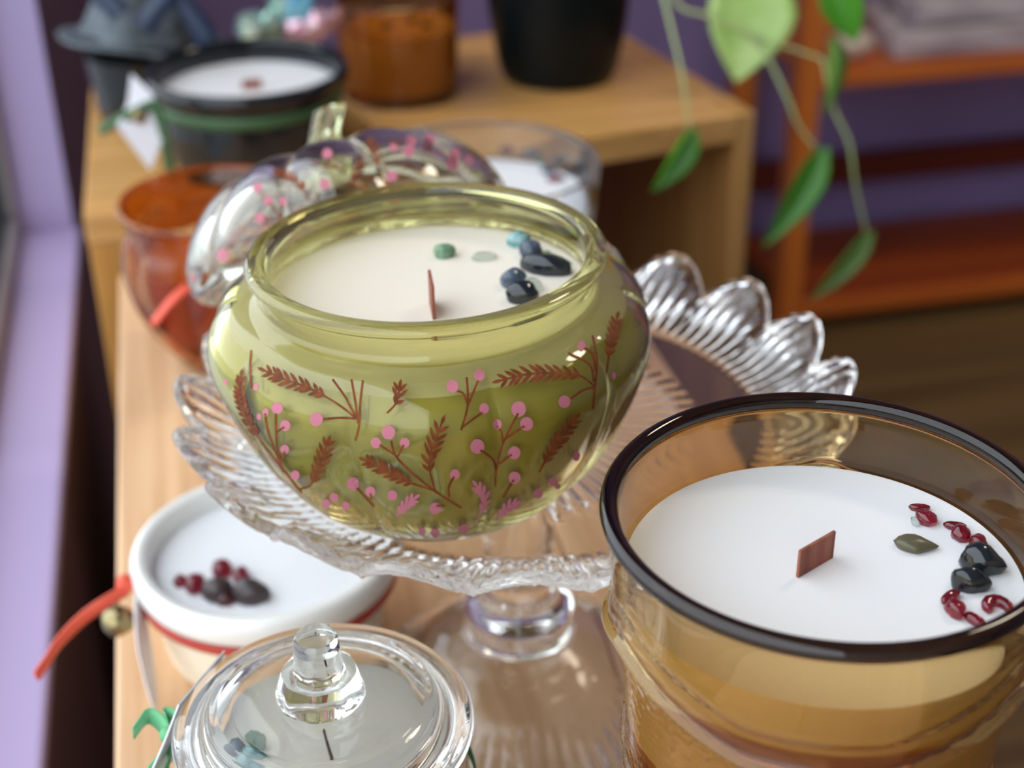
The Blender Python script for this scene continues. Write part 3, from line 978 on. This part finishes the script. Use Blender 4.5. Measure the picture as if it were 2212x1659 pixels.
# ------------------------------------------------------------------ clear lidded jar candle, front left of the stand
DC = Vector((0.0138, 0.2943, 0))
DZ = 0.1040
dj = thing('lidded_jar_candle', 'clear glass jar candle with knobbed glass lid in front of the cake stand', 'candle', DC)
jo = cr_curve([(0, 0.001), (0.026, 0.0), (0.031, 0.002), (0.0345, 0.010), (0.0375, 0.03), (0.0385, 0.06), (0.0375, 0.081), (0.0355, 0.0915), (0.0345, 0.0960), (0.0348, 0.0990)], 6)
ji = cr_curve([(0.0325, 0.0990), (0.0322, 0.0955), (0.0330, 0.090), (0.0348, 0.081), (0.0358, 0.06), (0.0350, 0.03), (0.0325, 0.012), (0.026, 0.007), (0, 0.0065)], 6)
mesh('jar_body', *lathe(jo + ji, DC, 140), M['clear'], dj)
DW = 0.0905
wi = [(0, DW), (0.02, DW), (0.0326, DW + 0.0002)] + [(r - 0.0003, z + 0.0002) for r, z in ji if z < DW - 0.0010]
wi[-1] = (0, wi[-1][1])
mesh('wax', *lathe(wi, DC, 100), M['wax'], dj, sharp=60)
dl = cr_curve([(0, 0.0075), (0.013, 0.0072), (0.0235, 0.0056)], 5) + cr_curve([(0.0262, 0.0062), (0.0285, 0.0052), (0.0300, 0.0030), (0.0335, 0.0022), (0.0365, 0.0010), (0.0384, -0.0012), (0.0386, -0.0030), (0.0372, -0.0042)], 5)
dl += cr_curve([(0.0345, -0.0040), (0.0325, -0.0030), (0.0318, -0.0055)], 3) + cr_curve([(0.0300, -0.0058), (0.0290, -0.0005), (0.026, 0.0018), (0.020, 0.0028), (0, 0.0040)], 5)
dlid = mesh('lid', *lathe(dl, DC + Vector((0, 0, DZ)), 160), M['clear'], dj)
KB = DC + Vector((0.0, 0.0, DZ))


def octo(a, r, z):
    if z > 0.0160:
        return r, z
    k = 2 * pi / 8
    b = (a + 0.25) % k - k / 2
    return r * (0.55 + 0.45 * cos(k / 2) / cos(b)) * 1.02, z


kn = [(0, 0.0077), (0.0112, 0.0077), (0.0114, 0.0085), (0.0100, 0.0135), (0.0094, 0.0150), (0.0074, 0.0153), (0.0066, 0.0158), (0.0063, 0.0175), (0.0060, 0.0195), (0.0060, 0.0200), (0.0061, 0.0205), (0.0059, 0.0212),
      (0.0054, 0.0255), (0.0050, 0.0264), (0.0, 0.0268)]
mesh('knob', *lathe(kn, KB, 64, octo), M['clear'], dlid, sharp=28)
b0 = atz(716, 1640, DW)
mesh('wick', *tube([b0 + Vector((0, 0, -0.002)), b0 + Vector((0, 0, 0.002)), b0 + rt * -0.0012 + Vector((0, 0, 0.0085))], [0.0010, 0.0011, 0.0008], 8, flat=0.4), M['wick_b'], dj)
chip(dj, DW, 560, 1610, 46, 30, M['green_stone'], 'moss_stone', 10, 1.0, 3, .15, label='moss-green stone under the lid')
chip(dj, DW, 500, 1640, 36, 30, M['blue_stone'], 'slate_stone', 20, 1.0, 4, .1, label='slate-blue stone under the lid')
chip(dj, DW, 545, 1652, 60, 30, M['teal_stone'], 'teal_stone', 0, .8, 5, .1, label='teal stone under the lid')
# gift tag on a green ribbon, tucked against the jar
tp = [atz(437, 1462, 0.104), atz(398, 1560, 0.090), atz(352, 1662, 0.078)]
nrm = Vector((-0.75, -0.55, 0.25))
mesh('gift_tag', *strap(cr_curve(tp, 5), 0.030, 0.0005, side=(tp[1] - CAM).normalized() + rt * 0.18), M['card'], dj, smooth=False, label='white card gift tag seen edge-on')
kc = atz(362, 1588, 0.088)
bw = []
for pts in ([(362, 1590), (345, 1560), (318, 1548), (288, 1585)], [(362, 1590), (352, 1548), (375, 1552), (368, 1590)], [(360, 1595), (350, 1630), (322, 1670)], [(364, 1600), (368, 1640), (350, 1680)]):
    bw.append(strap([atz(x, y, 0.088 - 0.00002 * (y - 1590)) for x, y in cr_curve(pts, 5)], 0.0048, 0.0004, side=(0.3, 0.25, 0.9)))
bw.append(pebble(kc, 0.0022, 0.0022, 0.0028, 0, 2, .1, 2))
mesh('ribbon_bow', *join(*bw), M['green_ribbon'], dj, label='small green satin ribbon bow')
mesh('ribbon_band', *ring([(0.0388, 0.077), (0.0390, 0.0772), (0.0390, 0.0818), (0.0388, 0.082)], DC, 90), M['green_ribbon'], dj, label='green ribbon round the jar')

# ------------------------------------------------------------------ white ramekin candle
EC = Vector((0.0069, 0.4641, 0))
rk = thing('ramekin_candle', 'white ceramic dish candle with a red line under its rim, left of the cake stand', 'candle', EC)
ro = cr_curve([(0, 0.0012), (0.036, 0.0010), (0.040, 0.0), (0.0418, 0.003), (0.0430, 0.012), (0.0440, 0.024), (0.0446, 0.0285)], 5)
ro2 = cr_curve([(0.0455, 0.0300), (0.0490, 0.0325), (0.0504, 0.0368), (0.0500, 0.0410), (0.0480, 0.0432), (0.0450, 0.0428), (0.0432, 0.0405), (0.0425, 0.036), (0.0418, 0.025)], 5)
mesh('dish_body', *lathe(ro + [(0.0448, 0.0290), (0.043, 0.0292), (0.0395, 0.024), (0.0385, 0.006), (0, 0.005)], EC, 120), M['ceramic_c'], rk, sharp=50, label='cream glazed dish wall')
mesh('rim', *ring(ro2 + [(0.0425, 0.0295)], EC, 120), M['ceramic'], rk, sharp=60, label='thick rounded white rim')
mesh('red_band', *ring([(0.0446, 0.0252), (0.0468, 0.0256), (0.0487, 0.0276), (0.0494, 0.0302), (0.0490, 0.0318), (0.046, 0.0300)], EC, 120), M['red_line'], rk, label='red glazed line')
EW = 0.0345
mesh('wax', *lathe([(0, EW), (0.03, EW), (0.0424, EW + 0.0003), (0.0418, EW - 0.003), (0.0392, 0.024), (0, 0.0235)], EC, 100), M['wax_w'], rk, sharp=60)


def ce(x, y):
    return x / 2.186, 900 + y / 2.186


for x, y, w, h, m, nm, lb, sd in [(1050, 740, 95, 85, 'garnet', 'garnet_chip', 'dusky red round bead', 1), (1142, 768, 75, 80, 'garnet', 'garnet_chip', 'bright red bead', 2), (852, 788, 60, 55, 'garnet', 'garnet_chip', 'leftmost pale red bead', 3),
                                  (922, 808, 90, 95, 'garnet', 'garnet_chip', 'mottled red bead', 4), (1066, 878, 90, 50, 'garnet', 'garnet_chip', 'small red bead between the dark stones', 5),
                                  (1030, 848, 150, 90, 'dark_stone', 'dark_stone', 'smaller dark brown stone', 6), (1190, 858, 180, 95, 'dark_stone', 'dark_stone', 'larger dark brown stone', 7)]:
    chip(rk, EW, *ce(x, y), w / 2.186, h / 2.186, M[m], nm, 0, .9, sd, .08, label=lb)
# red ribbon tail, knot, bell and tag tied at the ramekin's left
zr = 0.036
kp = EC + Vector((-0.0512, -0.008, 0.0)) + Vector((0, 0, zr))
rib = [(272, 1275, .037), (230, 1300, .036), (180, 1335, .033), (130, 1385, .029), (100, 1430, .026), (78, 1462, .024)]
mesh('ribbon_tail', *strap(cr_curve([atz(x, y, z) for x, y, z in rib], 5), [0.005] * 26, 0.0008, side=(0.2, 0.2, 0.95)), M['red_ribbon'], rk, label='coral red ribbon tail')
mesh('ribbon_knot', *pebble(atz(270, 1262, .038), 0.0032, 0.0032, 0.0042, 0, 3, .2, 3), M['red_ribbon'], rk, label='coral red ribbon knot')
bc = atz(255, 1342, 0.024)
bell = join(pebble(bc, 0.0062, 0.0062, 0.0058, 0, 1, 0, 3), tube([bc + Vector((0, 0, .005)), bc + Vector((0.001, 0, .0095))], 0.001, 8))
mesh('jingle_bell', *bell, M['brass'], rk, label='dull brass jingle bell')
tg = [atz(296, 1285, .037), atz(312, 1400, .021), atz(336, 1532, .004)]
mesh('gift_tag', *strap(cr_curve(tg, 4), [0.004, .008, .011, .013, .014, .013, .011, .008, .004], 0.0005, side=(tg[1] - CAM).normalized() + rt * 0.35), M['card'], rk, smooth=False, label='pale lilac-white hanging tag')

# ------------------------------------------------------------------ clear tumbler candle behind the jar
CC = Vector((0.1333, 0.676, 0))
ct = thing('clear_bowl_candle', 'wide clear glass candle with white wax behind the green pumpkin jar', 'candle', CC)
g = cr_curve([(0, 0.001), (0.038, 0.0), (0.045, 0.004), (0.050, 0.02), (0.055, 0.055), (0.0585, 0.085), (0.0598, 0.1005), (0.0595, 0.1030), (0.0578, 0.1035)], 6)
gi = cr_curve([(0.0562, 0.1020), (0.0555, 0.095), (0.0520, 0.060), (0.0470, 0.022), (0.042, 0.009), (0.03, 0.007), (0, 0.007)], 6)
mesh('tumbler_body', *lathe(g + gi, CC, 120), M['smoke'], ct)
CW = 0.083
wi = [(0, CW), (0.04, CW), (0.0545, CW + 0.0004)] + [(r + 0.0002, z - 0.0001) for r, z in gi if z < CW - 0.002]
wi[-1] = (0, wi[-1][1])
mesh('wax', *lathe(wi, CC, 100), M['wax_w'], ct, sharp=60)
for i, (x, y, w, h, m) in enumerate([(1150, 335, 40, 16, 'blue_stone'), (1095, 325, 30, 14, 'garnet'), (1185, 372, 34, 16, 'blue_stone'), (1215, 350, 40, 18, 'dark_stone'), (1170, 350, 24, 14, 'green_stone'), (1200, 390, 40, 16, 'garnet')]):
    chip(ct, CW, x, y, w, h, M[m], 'stone_chip', 0, .7, i, .1)

# ------------------------------------------------------------------ amber pumpkin-shaped mug
GC = Vector((0.002, 0.700, 0))
mg = thing('amber_pumpkin_mug', 'small ribbed orange-amber glass pumpkin cup at the left table edge', 'cup', GC)


def mug_lobe(a, r, z):
    w = max(0, min(1, (z - 0.004) / 0.012)) * max(0, min(1, (0.078 - z) / 0.012))
    return r * (1 + 0.12 * w * (abs(cos(4 * a)) ** 0.8 - 0.6)), z


g = cr_curve([(0, 0.001), (0.019, 0.0), (0.026, 0.004), (0.035, 0.018), (0.042, 0.036), (0.0445, 0.052), (0.0430, 0.066), (0.0415, 0.074), (0.0440, 0.083), (0.0452, 0.0865), (0.0445, 0.0880)], 6)
gi = cr_curve([(0.0425, 0.0865), (0.0395, 0.076), (0.0395, 0.066), (0.0410, 0.052), (0.0385, 0.036), (0.032, 0.019), (0.022, 0.008), (0, 0.006)], 6)
mesh('cup_body', *lathe(g + gi, GC, 160, mug_lobe), M['amber_deep'], mg)
mesh('wax', *lathe([(0, 0.058), (0.036, 0.058), (0.0385, 0.0582), (0.036, 0.040), (0.028, 0.020), (0.018, 0.0095), (0, 0.0085)], GC, 80, mug_lobe), M['orange_wax'], mg, sharp=60)
hp = [GC + Vector(p) for p in ((-0.0415, -0.012, 0.080), (-0.052, -0.017, 0.076), (-0.054, -0.018, 0.062), (-0.046, -0.014, 0.046), (-0.040, -0.011, 0.036))]
mesh('ribbon_tail', *strap(cr_curve([aty(408, 618, .652), aty(370, 650, .648), aty(330, 700, .645)], 5), 0.005, 0.0007, side=(0.1, 0.8, 0.5)), M['red_ribbon'], mg, label='coral ribbon tail on the amber cup')

# ------------------------------------------------------------------ things on the riser
BC = Vector((0.0345, 0.902, RZT))
bj = thing('black_bowl_candle', 'glossy black bowl candle with green ribbon and white tag on the crate', 'candle', BC)
g = cr_curve([(0, 0.001), (0.044, 0.0), (0.050, 0.003), (0.0545, 0.014), (0.0565, 0.030), (0.0570, 0.045), (0.0580, 0.050)], 5) + cr_curve([(0.0615, 0.0525), (0.0625, 0.0565), (0.0612, 0.0605), (0.0590, 0.0610)], 4)
gi = cr_curve([(0.0565, 0.0590), (0.0555, 0.050), (0.0550, 0.030), (0.052, 0.010), (0.044, 0.006), (0, 0.006)], 5)
mesh('bowl_body', *lathe(g + gi, BC, 120), M['black_gloss'], bj)
mesh('wax', *lathe([(0, 0.0470), (0.04, 0.0470), (0.0552, 0.0472), (0.0551, 0.03), (0.0505, 0.0095), (0, 0.0070)], BC, 90), M['wax_w'], bj, sharp=60)
wp = atz(545, 192, RZT + .0470)
mesh('wick', *box(wp.x - 0.006, wp.x + 0.006, wp.y - 0.0006, wp.y + 0.0006, RZT + 0.045, RZT + 0.053), M['wick'], bj, smooth=False)
mesh('ribbon_band', *ring([(0.0574, 0.0395), (0.0578, 0.0395), (0.0583, 0.0470), (0.0579, 0.0470)], BC, 120), M['pale_ribbon'], bj, label='sage green ribbon')
# folded white tag with green ribbon ends at its left
q = [aty(283, 160, .842), aty(330, 205, .838), aty(355, 290, .836), aty(325, 368, .834), aty(252, 272, .836), aty(275, 225, .839)]
cq = sum(q, Vector((0, 0, 0))) / 6
V = [p.copy() for p in q] + [p + Vector((0.0002, 0.0008, 0)) for p in q]
F = [(0, 1, 5), (1, 2, 4, 5), (2, 3, 4), (6, 7, 11), (7, 8, 10, 11), (8, 9, 10)] + [(i, (i + 1) % 6, 6 + (i + 1) % 6, 6 + i) for i in range(6)]
mesh('gift_tag', V, F, M['card'], bj, smooth=False, label='pointed white card tag')
mesh('ribbon_end', *strap(cr_curve([aty(330, 215, .836), aty(352, 280, .835), aty(362, 340, .838), aty(372, 385, .842)], 4), 0.006, 0.0006, side=rt), M['pale_ribbon'], bj, label='sage ribbon end by the tag')
mesh('ribbon_end', *strap(cr_curve([aty(322, 228, .835), aty(285, 245, .836), aty(250, 262, .838), aty(215, 285, .842)], 4), 0.006, 0.0006, side=(0.2, 0, 1)), M['pale_ribbon'], bj, label='sage ribbon end over the crate')
mesh('seal_dot', *pebble(aty(300, 252, .8345), 0.004, 0.0015, 0.0045, 0, 2, 0, 2), M['brass'], bj, label='brass-coloured dot on the tag')

# pointed hat on a dark stand
HC = aty(232, 270, 0.965)
HC.z = RZT
HC = Vector((-0.0315, 1.006, RZT))
ht = thing('pointed_hat', 'dark slate wide-brimmed pointed hat at the top left by the window', 'hat', HC)
hs = lathe([(0, 0.0), (0.030, 0.0), (0.032, 0.002), (0.034, 0.030), (0.036, 0.046), (0, 0.046)], HC, 60)
mesh('hat_stand', *hs, M['black_gloss'], ht, sharp=50, label='black pot under the hat')
HX = Matrix.Translation(HC + Vector((0.002, 0, 0.049))) @ Matrix.Rotation(radians(7), 4, 'Y') @ Matrix.Rotation(radians(-6), 4, 'X')


def brim(a, r, z):
    k = max(0, (r - 0.03) / 0.03)
    return r, z + 0.004 * k * sin(2 * a + 0.6) + 0.003 * k * sin(3 * a)


mesh('hat_brim', *lathe([(0, 0.0), (0.03, 0.0), (0.042, 0.0005), (0.0525, 0.002), (0.0540, 0.0035), (0.0525, 0.005), (0.045, 0.0035), (0.03, 0.003), (0, 0.003)], (0, 0, 0), 96, brim, HX), M['felt'], ht, label='broad slate-grey brim')


def crumple(a, r, z):
    k = z / 0.1
    return r * (1 + 0.14 * sin(3 * a + 30 * z) + 0.09 * sin(5 * a - 50 * z)), z


mesh('hat_cone', *lathe(cr_curve([(0, 0.0032), (0.036, 0.0034), (0.034, 0.012), (0.030, 0.030), (0.024, 0.05), (0.020, 0.062), (0.012, 0.085), (0.004, 0.108), (0, 0.110)], 5), (0, 0, 0), 72, crumple, HX), M['felt'], ht, label='crumpled felt cone')
sat = []
for (x0, y0, x1, y1, x2, y2) in ((372, -20, 335, 20, 305, 60), (372, -20, 420, 40, 452, 92), (200, -20, 240, 5, 262, 30)):
    pts = cr_curve([aty(x0, y0, .935), aty(x1, y1, .93), aty(x2, y2, .927)], 4)
    sat.append(strap(pts, [0.012 + 0.003 * i / 8 for i in range(9)], 0.0012, side=rt))
mesh('satin_band', *join(*sat), M['satin'], ht, label='navy satin bow on the hat')

# iridescent crystal cluster behind the black bowl
KC = Vector((0.062, 1.056, RZT))
kc = thing('crystal_cluster', 'iridescent crystal cluster glinting behind the black bowl candle', 'crystal', KC)
mesh('rock_base', *pebble(KC + Vector((0, 0, 0.020)), 0.022, 0.018, 0.0190, 0, 5, .12, 3), M['dark_stone'], kc, label='dark rock matrix')
random.seed(8)
for (px, py, rr, m) in [(540, 55, .0125, 'aura_green'), (600, 82, .0105, 'aura_green'), (585, 40, .008, 'aura_green'), (655, 12, .013, 'aura_blue'), (700, 45, .011, 'aura_pink'), (640, 60, .008, 'aura_pink'), (610, 5, .010, 'aura_green')]:
    p = aty(px, py, 1.044 + random.uniform(-.008, .008))
    base = KC + Vector((0, 0, 0.022))
    d = (p - base).normalized()
    u = d.orthogonal().normalized()
    w = d.cross(u)
    n6, V, F = 6, [], []
    L = (p - base).length
    for s, r in ((0, rr * .75), (L, rr)):
        for j in range(n6):
            V.append(base + d * s + (u * cos(j * pi / 3) + w * sin(j * pi / 3)) * r)
    V += [base + d * (L + rr * 1.1), base - d * 0.002]
    F = [(j, (j + 1) % 6, 6 + (j + 1) % 6, 6 + j) for j in range(6)] + [(6 + j, 6 + (j + 1) % 6, 12) for j in range(6)] + [(j, (j + 1) % 6, 13) for j in range(6)]
    mesh('crystal_point', V, F, M[m], kc, smooth=False)

# amber tumbler
TC = Vector((0.1447, 1.0105, RZT))
at = thing('amber_tumbler_candle', 'straight amber glass tumbler candle on the wooden crate', 'candle', TC)
g = cr_curve([(0, 0.0005), (0.036, 0.0), (0.0395, 0.002), (0.0405, 0.010), (0.0418, 0.04), (0.0428, 0.066), (0.0428, 0.0685), (0.0420, 0.0692)], 5)
gi = cr_curve([(0.0408, 0.0680), (0.0402, 0.06), (0.0392, 0.04), (0.0380, 0.012), (0.034, 0.008), (0, 0.008)], 5)
mesh('tumbler_body', *lathe(g + gi, TC, 110), M['brown_glass'], at)
wi = [(0, 0.048), (0.03, 0.048), (0.0396, 0.0483)] + [(r + 0.0002, z - 0.0001) for r, z in gi if z < 0.046]
wi[-1] = (0, wi[-1][1])
mesh('wax', *lathe(wi, TC, 90), M['orange_wax'], at, sharp=60)
for i, (x, y) in enumerate([(-0.008, -0.004), (0.010, 0.004), (0.018, -0.008)]):
    mesh('stone_chip', *pebble(TC + Vector((x, y, 0.0488)), 0.004, 0.003, 0.0025, i, i, .1, 2), M['dark_stone'], at)

# potted trailing plant
OC = Vector((0.262, 1.020, RZT))
pp = thing('potted_vine', 'trailing green vine in a black pot on the right of the crate', 'plant', OC)
g = cr_curve([(0, 0.0005), (0.033, 0.0), (0.041, 0.004), (0.0455, 0.020), (0.0495, 0.045), (0.053, 0.075), (0.055, 0.100), (0.0555, 0.112), (0.0545, 0.114)], 5)
gi = cr_curve([(0.0525, 0.113), (0.052, 0.10), (0.0515, 0.096), (0, 0.095)], 3)
mesh('pot', *lathe(g + gi, OC, 120), M['pot'], pp, sharp=50)
mesh('soil', *lathe([(0, 0.0985), (0.03, 0.099), (0.0508, 0.098), (0.050, 0.0965), (0, 0.0955)], OC, 40, lambda a, r, z: (r, z + 0.0015 * sin(7 * a) * (r / .05) * (1 if z > .0975 else 0))), M['soil'], pp)


def vine(pts, r0=0.0016, r1=0.0009, m='vine'):
    P = cr_curve(pts, 8)
    n = len(P)
    mesh('vine', *tube(P, [r0 + (r1 - r0) * i / (n - 1) for i in range(n)], 8), M[m], pp)


def leafm(A, B, nrm, w, fold, m, curl=0.0):
    """heart-shaped leaf from stalk end A to tip B"""
    A, B, nrm = Vector(A), Vector(B), Vector(nrm).normalized()
    d = B - A
    L = d.length
    d.normalize()
    s = d.cross(nrm).normalized()
    nrm = s.cross(d)
    prof = [(-0.08, 0.30), (0.02, 0.62), (0.12, 0.86), (0.25, 1.0), (0.4, 0.97), (0.55, 0.84), (0.7, 0.62), (0.85, 0.34), (0.95, 0.12), (1.0, 0.0)]
    V, F, K = [], [], 4
    for t, k in prof:
        for j in range(-K, K + 1):
            x = j / K
            a = fold * abs(x)
            tt = t + (0.08 * (1 - abs(x)) if t < 0.1 else 0)
            V.append(A + d * L * tt + s * w * k * x * cos(a) + nrm * (w * k * abs(x) * sin(a) - curl * L * t * t + 0.02 * L * sin(pi * t)))
    c = 2 * K + 1
    n = len(V)
    V += [v - nrm * 0.0006 for v in V]
    for i in range(len(prof) - 1):
        for j in range(2 * K):
            a = i * c + j
            F += [(a, a + 1, a + c + 1, a + c), (n + a, n + a + c, n + a + c + 1, n + a + 1)]
    rim_ = [j for j in range(c)] + [i * c + c - 1 for i in range(1, len(prof))] + [(len(prof) - 1) * c + j for j in range(c - 2, -1, -1)] + [i * c for i in range(len(prof) - 2, 0, -1)]
    for a, b in zip(rim_, rim_[1:] + rim_[:1]):
        F.append((a, b, n + b, n + a))
    mesh('leaf', V, F, M[m], pp)


top = OC + Vector((0.02, -0.01, 0.098))
v1 = aty(1490, 285, .862)
vine([top, top + Vector((0.02, -0.03, 0.05)), aty(1420, -60, .93), aty(1450, 60, .90), aty(1475, 170, .872), v1])
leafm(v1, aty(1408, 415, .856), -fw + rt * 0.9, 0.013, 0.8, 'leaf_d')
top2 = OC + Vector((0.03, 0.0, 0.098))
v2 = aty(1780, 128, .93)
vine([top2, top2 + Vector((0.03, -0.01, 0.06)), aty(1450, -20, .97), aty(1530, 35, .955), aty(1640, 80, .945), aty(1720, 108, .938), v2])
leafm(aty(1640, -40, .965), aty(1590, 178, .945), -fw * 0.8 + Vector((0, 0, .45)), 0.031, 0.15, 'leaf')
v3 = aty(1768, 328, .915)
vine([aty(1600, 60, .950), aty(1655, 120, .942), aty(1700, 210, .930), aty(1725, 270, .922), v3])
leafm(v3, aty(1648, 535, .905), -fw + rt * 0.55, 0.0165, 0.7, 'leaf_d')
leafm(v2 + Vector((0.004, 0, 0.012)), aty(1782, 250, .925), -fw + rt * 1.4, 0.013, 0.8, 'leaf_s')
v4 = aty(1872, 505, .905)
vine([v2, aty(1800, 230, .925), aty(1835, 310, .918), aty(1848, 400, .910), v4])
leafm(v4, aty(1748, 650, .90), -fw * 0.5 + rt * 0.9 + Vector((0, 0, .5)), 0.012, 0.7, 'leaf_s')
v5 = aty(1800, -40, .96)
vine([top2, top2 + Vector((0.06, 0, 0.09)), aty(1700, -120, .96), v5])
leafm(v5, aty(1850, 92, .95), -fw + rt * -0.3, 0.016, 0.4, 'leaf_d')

# ------------------------------------------------------------------ things on the shelf
for i, (x0, y0, x1, y1, dz, w) in enumerate([(0.95, 1.86, 1.45, 1.845, 0, .05), (0.96, 1.93, 1.5, 1.915, 0, .055), (0.98, 2.0, 1.5, 1.99, 0, .05), (0.99, 1.885, 1.48, 1.905, .036, .05), (1.0, 1.965, 1.5, 1.96, .038, .05)]):
    a = atan2(y1 - y0, x1 - x0)
    L = hypot(x1 - x0, y1 - y0)
    bm_v, bm_f = box(x0, x0 + L, y0 - w / 2, y0 + w / 2, -0.2565 + dz, -0.2565 + dz + 0.034, a, (x0, y0), 0.006)
    o = mesh('driftwood_plank', bm_v, bm_f, M['bark'], None, smooth=False, origin=((x0 + x1) / 2, (y0 + y1) / 2, -0.2565 + dz))
    lab = ['front plank of the grey weathered wood on the shelf', 'middle plank of the grey weathered wood on the shelf', 'rear plank of the grey weathered wood on the shelf',
           'upper front grey plank lying on the shelf pile', 'upper rear grey plank lying on the shelf pile'][i]
    tag(o, lab, 'plank', 'grey planks on the back shelf')
p = Vector((0.895, 1.86, -0.2565))
o = mesh('cream_shell', *pebble(p + Vector((0, 0, .021)), .036, .024, .018, .2, 4, .15, 3), M['shell'], None, origin=p)
tag(o, 'cream shell on the back shelf just right of its post', 'shell')
p = aty(2203, 88, 1.885)
p.z = -0.2565 + 0.0705
o = mesh('round_pebble', *pebble(p + Vector((0, 0, .0185)), .021, .020, .019, 0, 2, .05, 3), M['shell'], None, origin=p)
tag(o, 'round white pebble on top of the grey planks', 'stone')
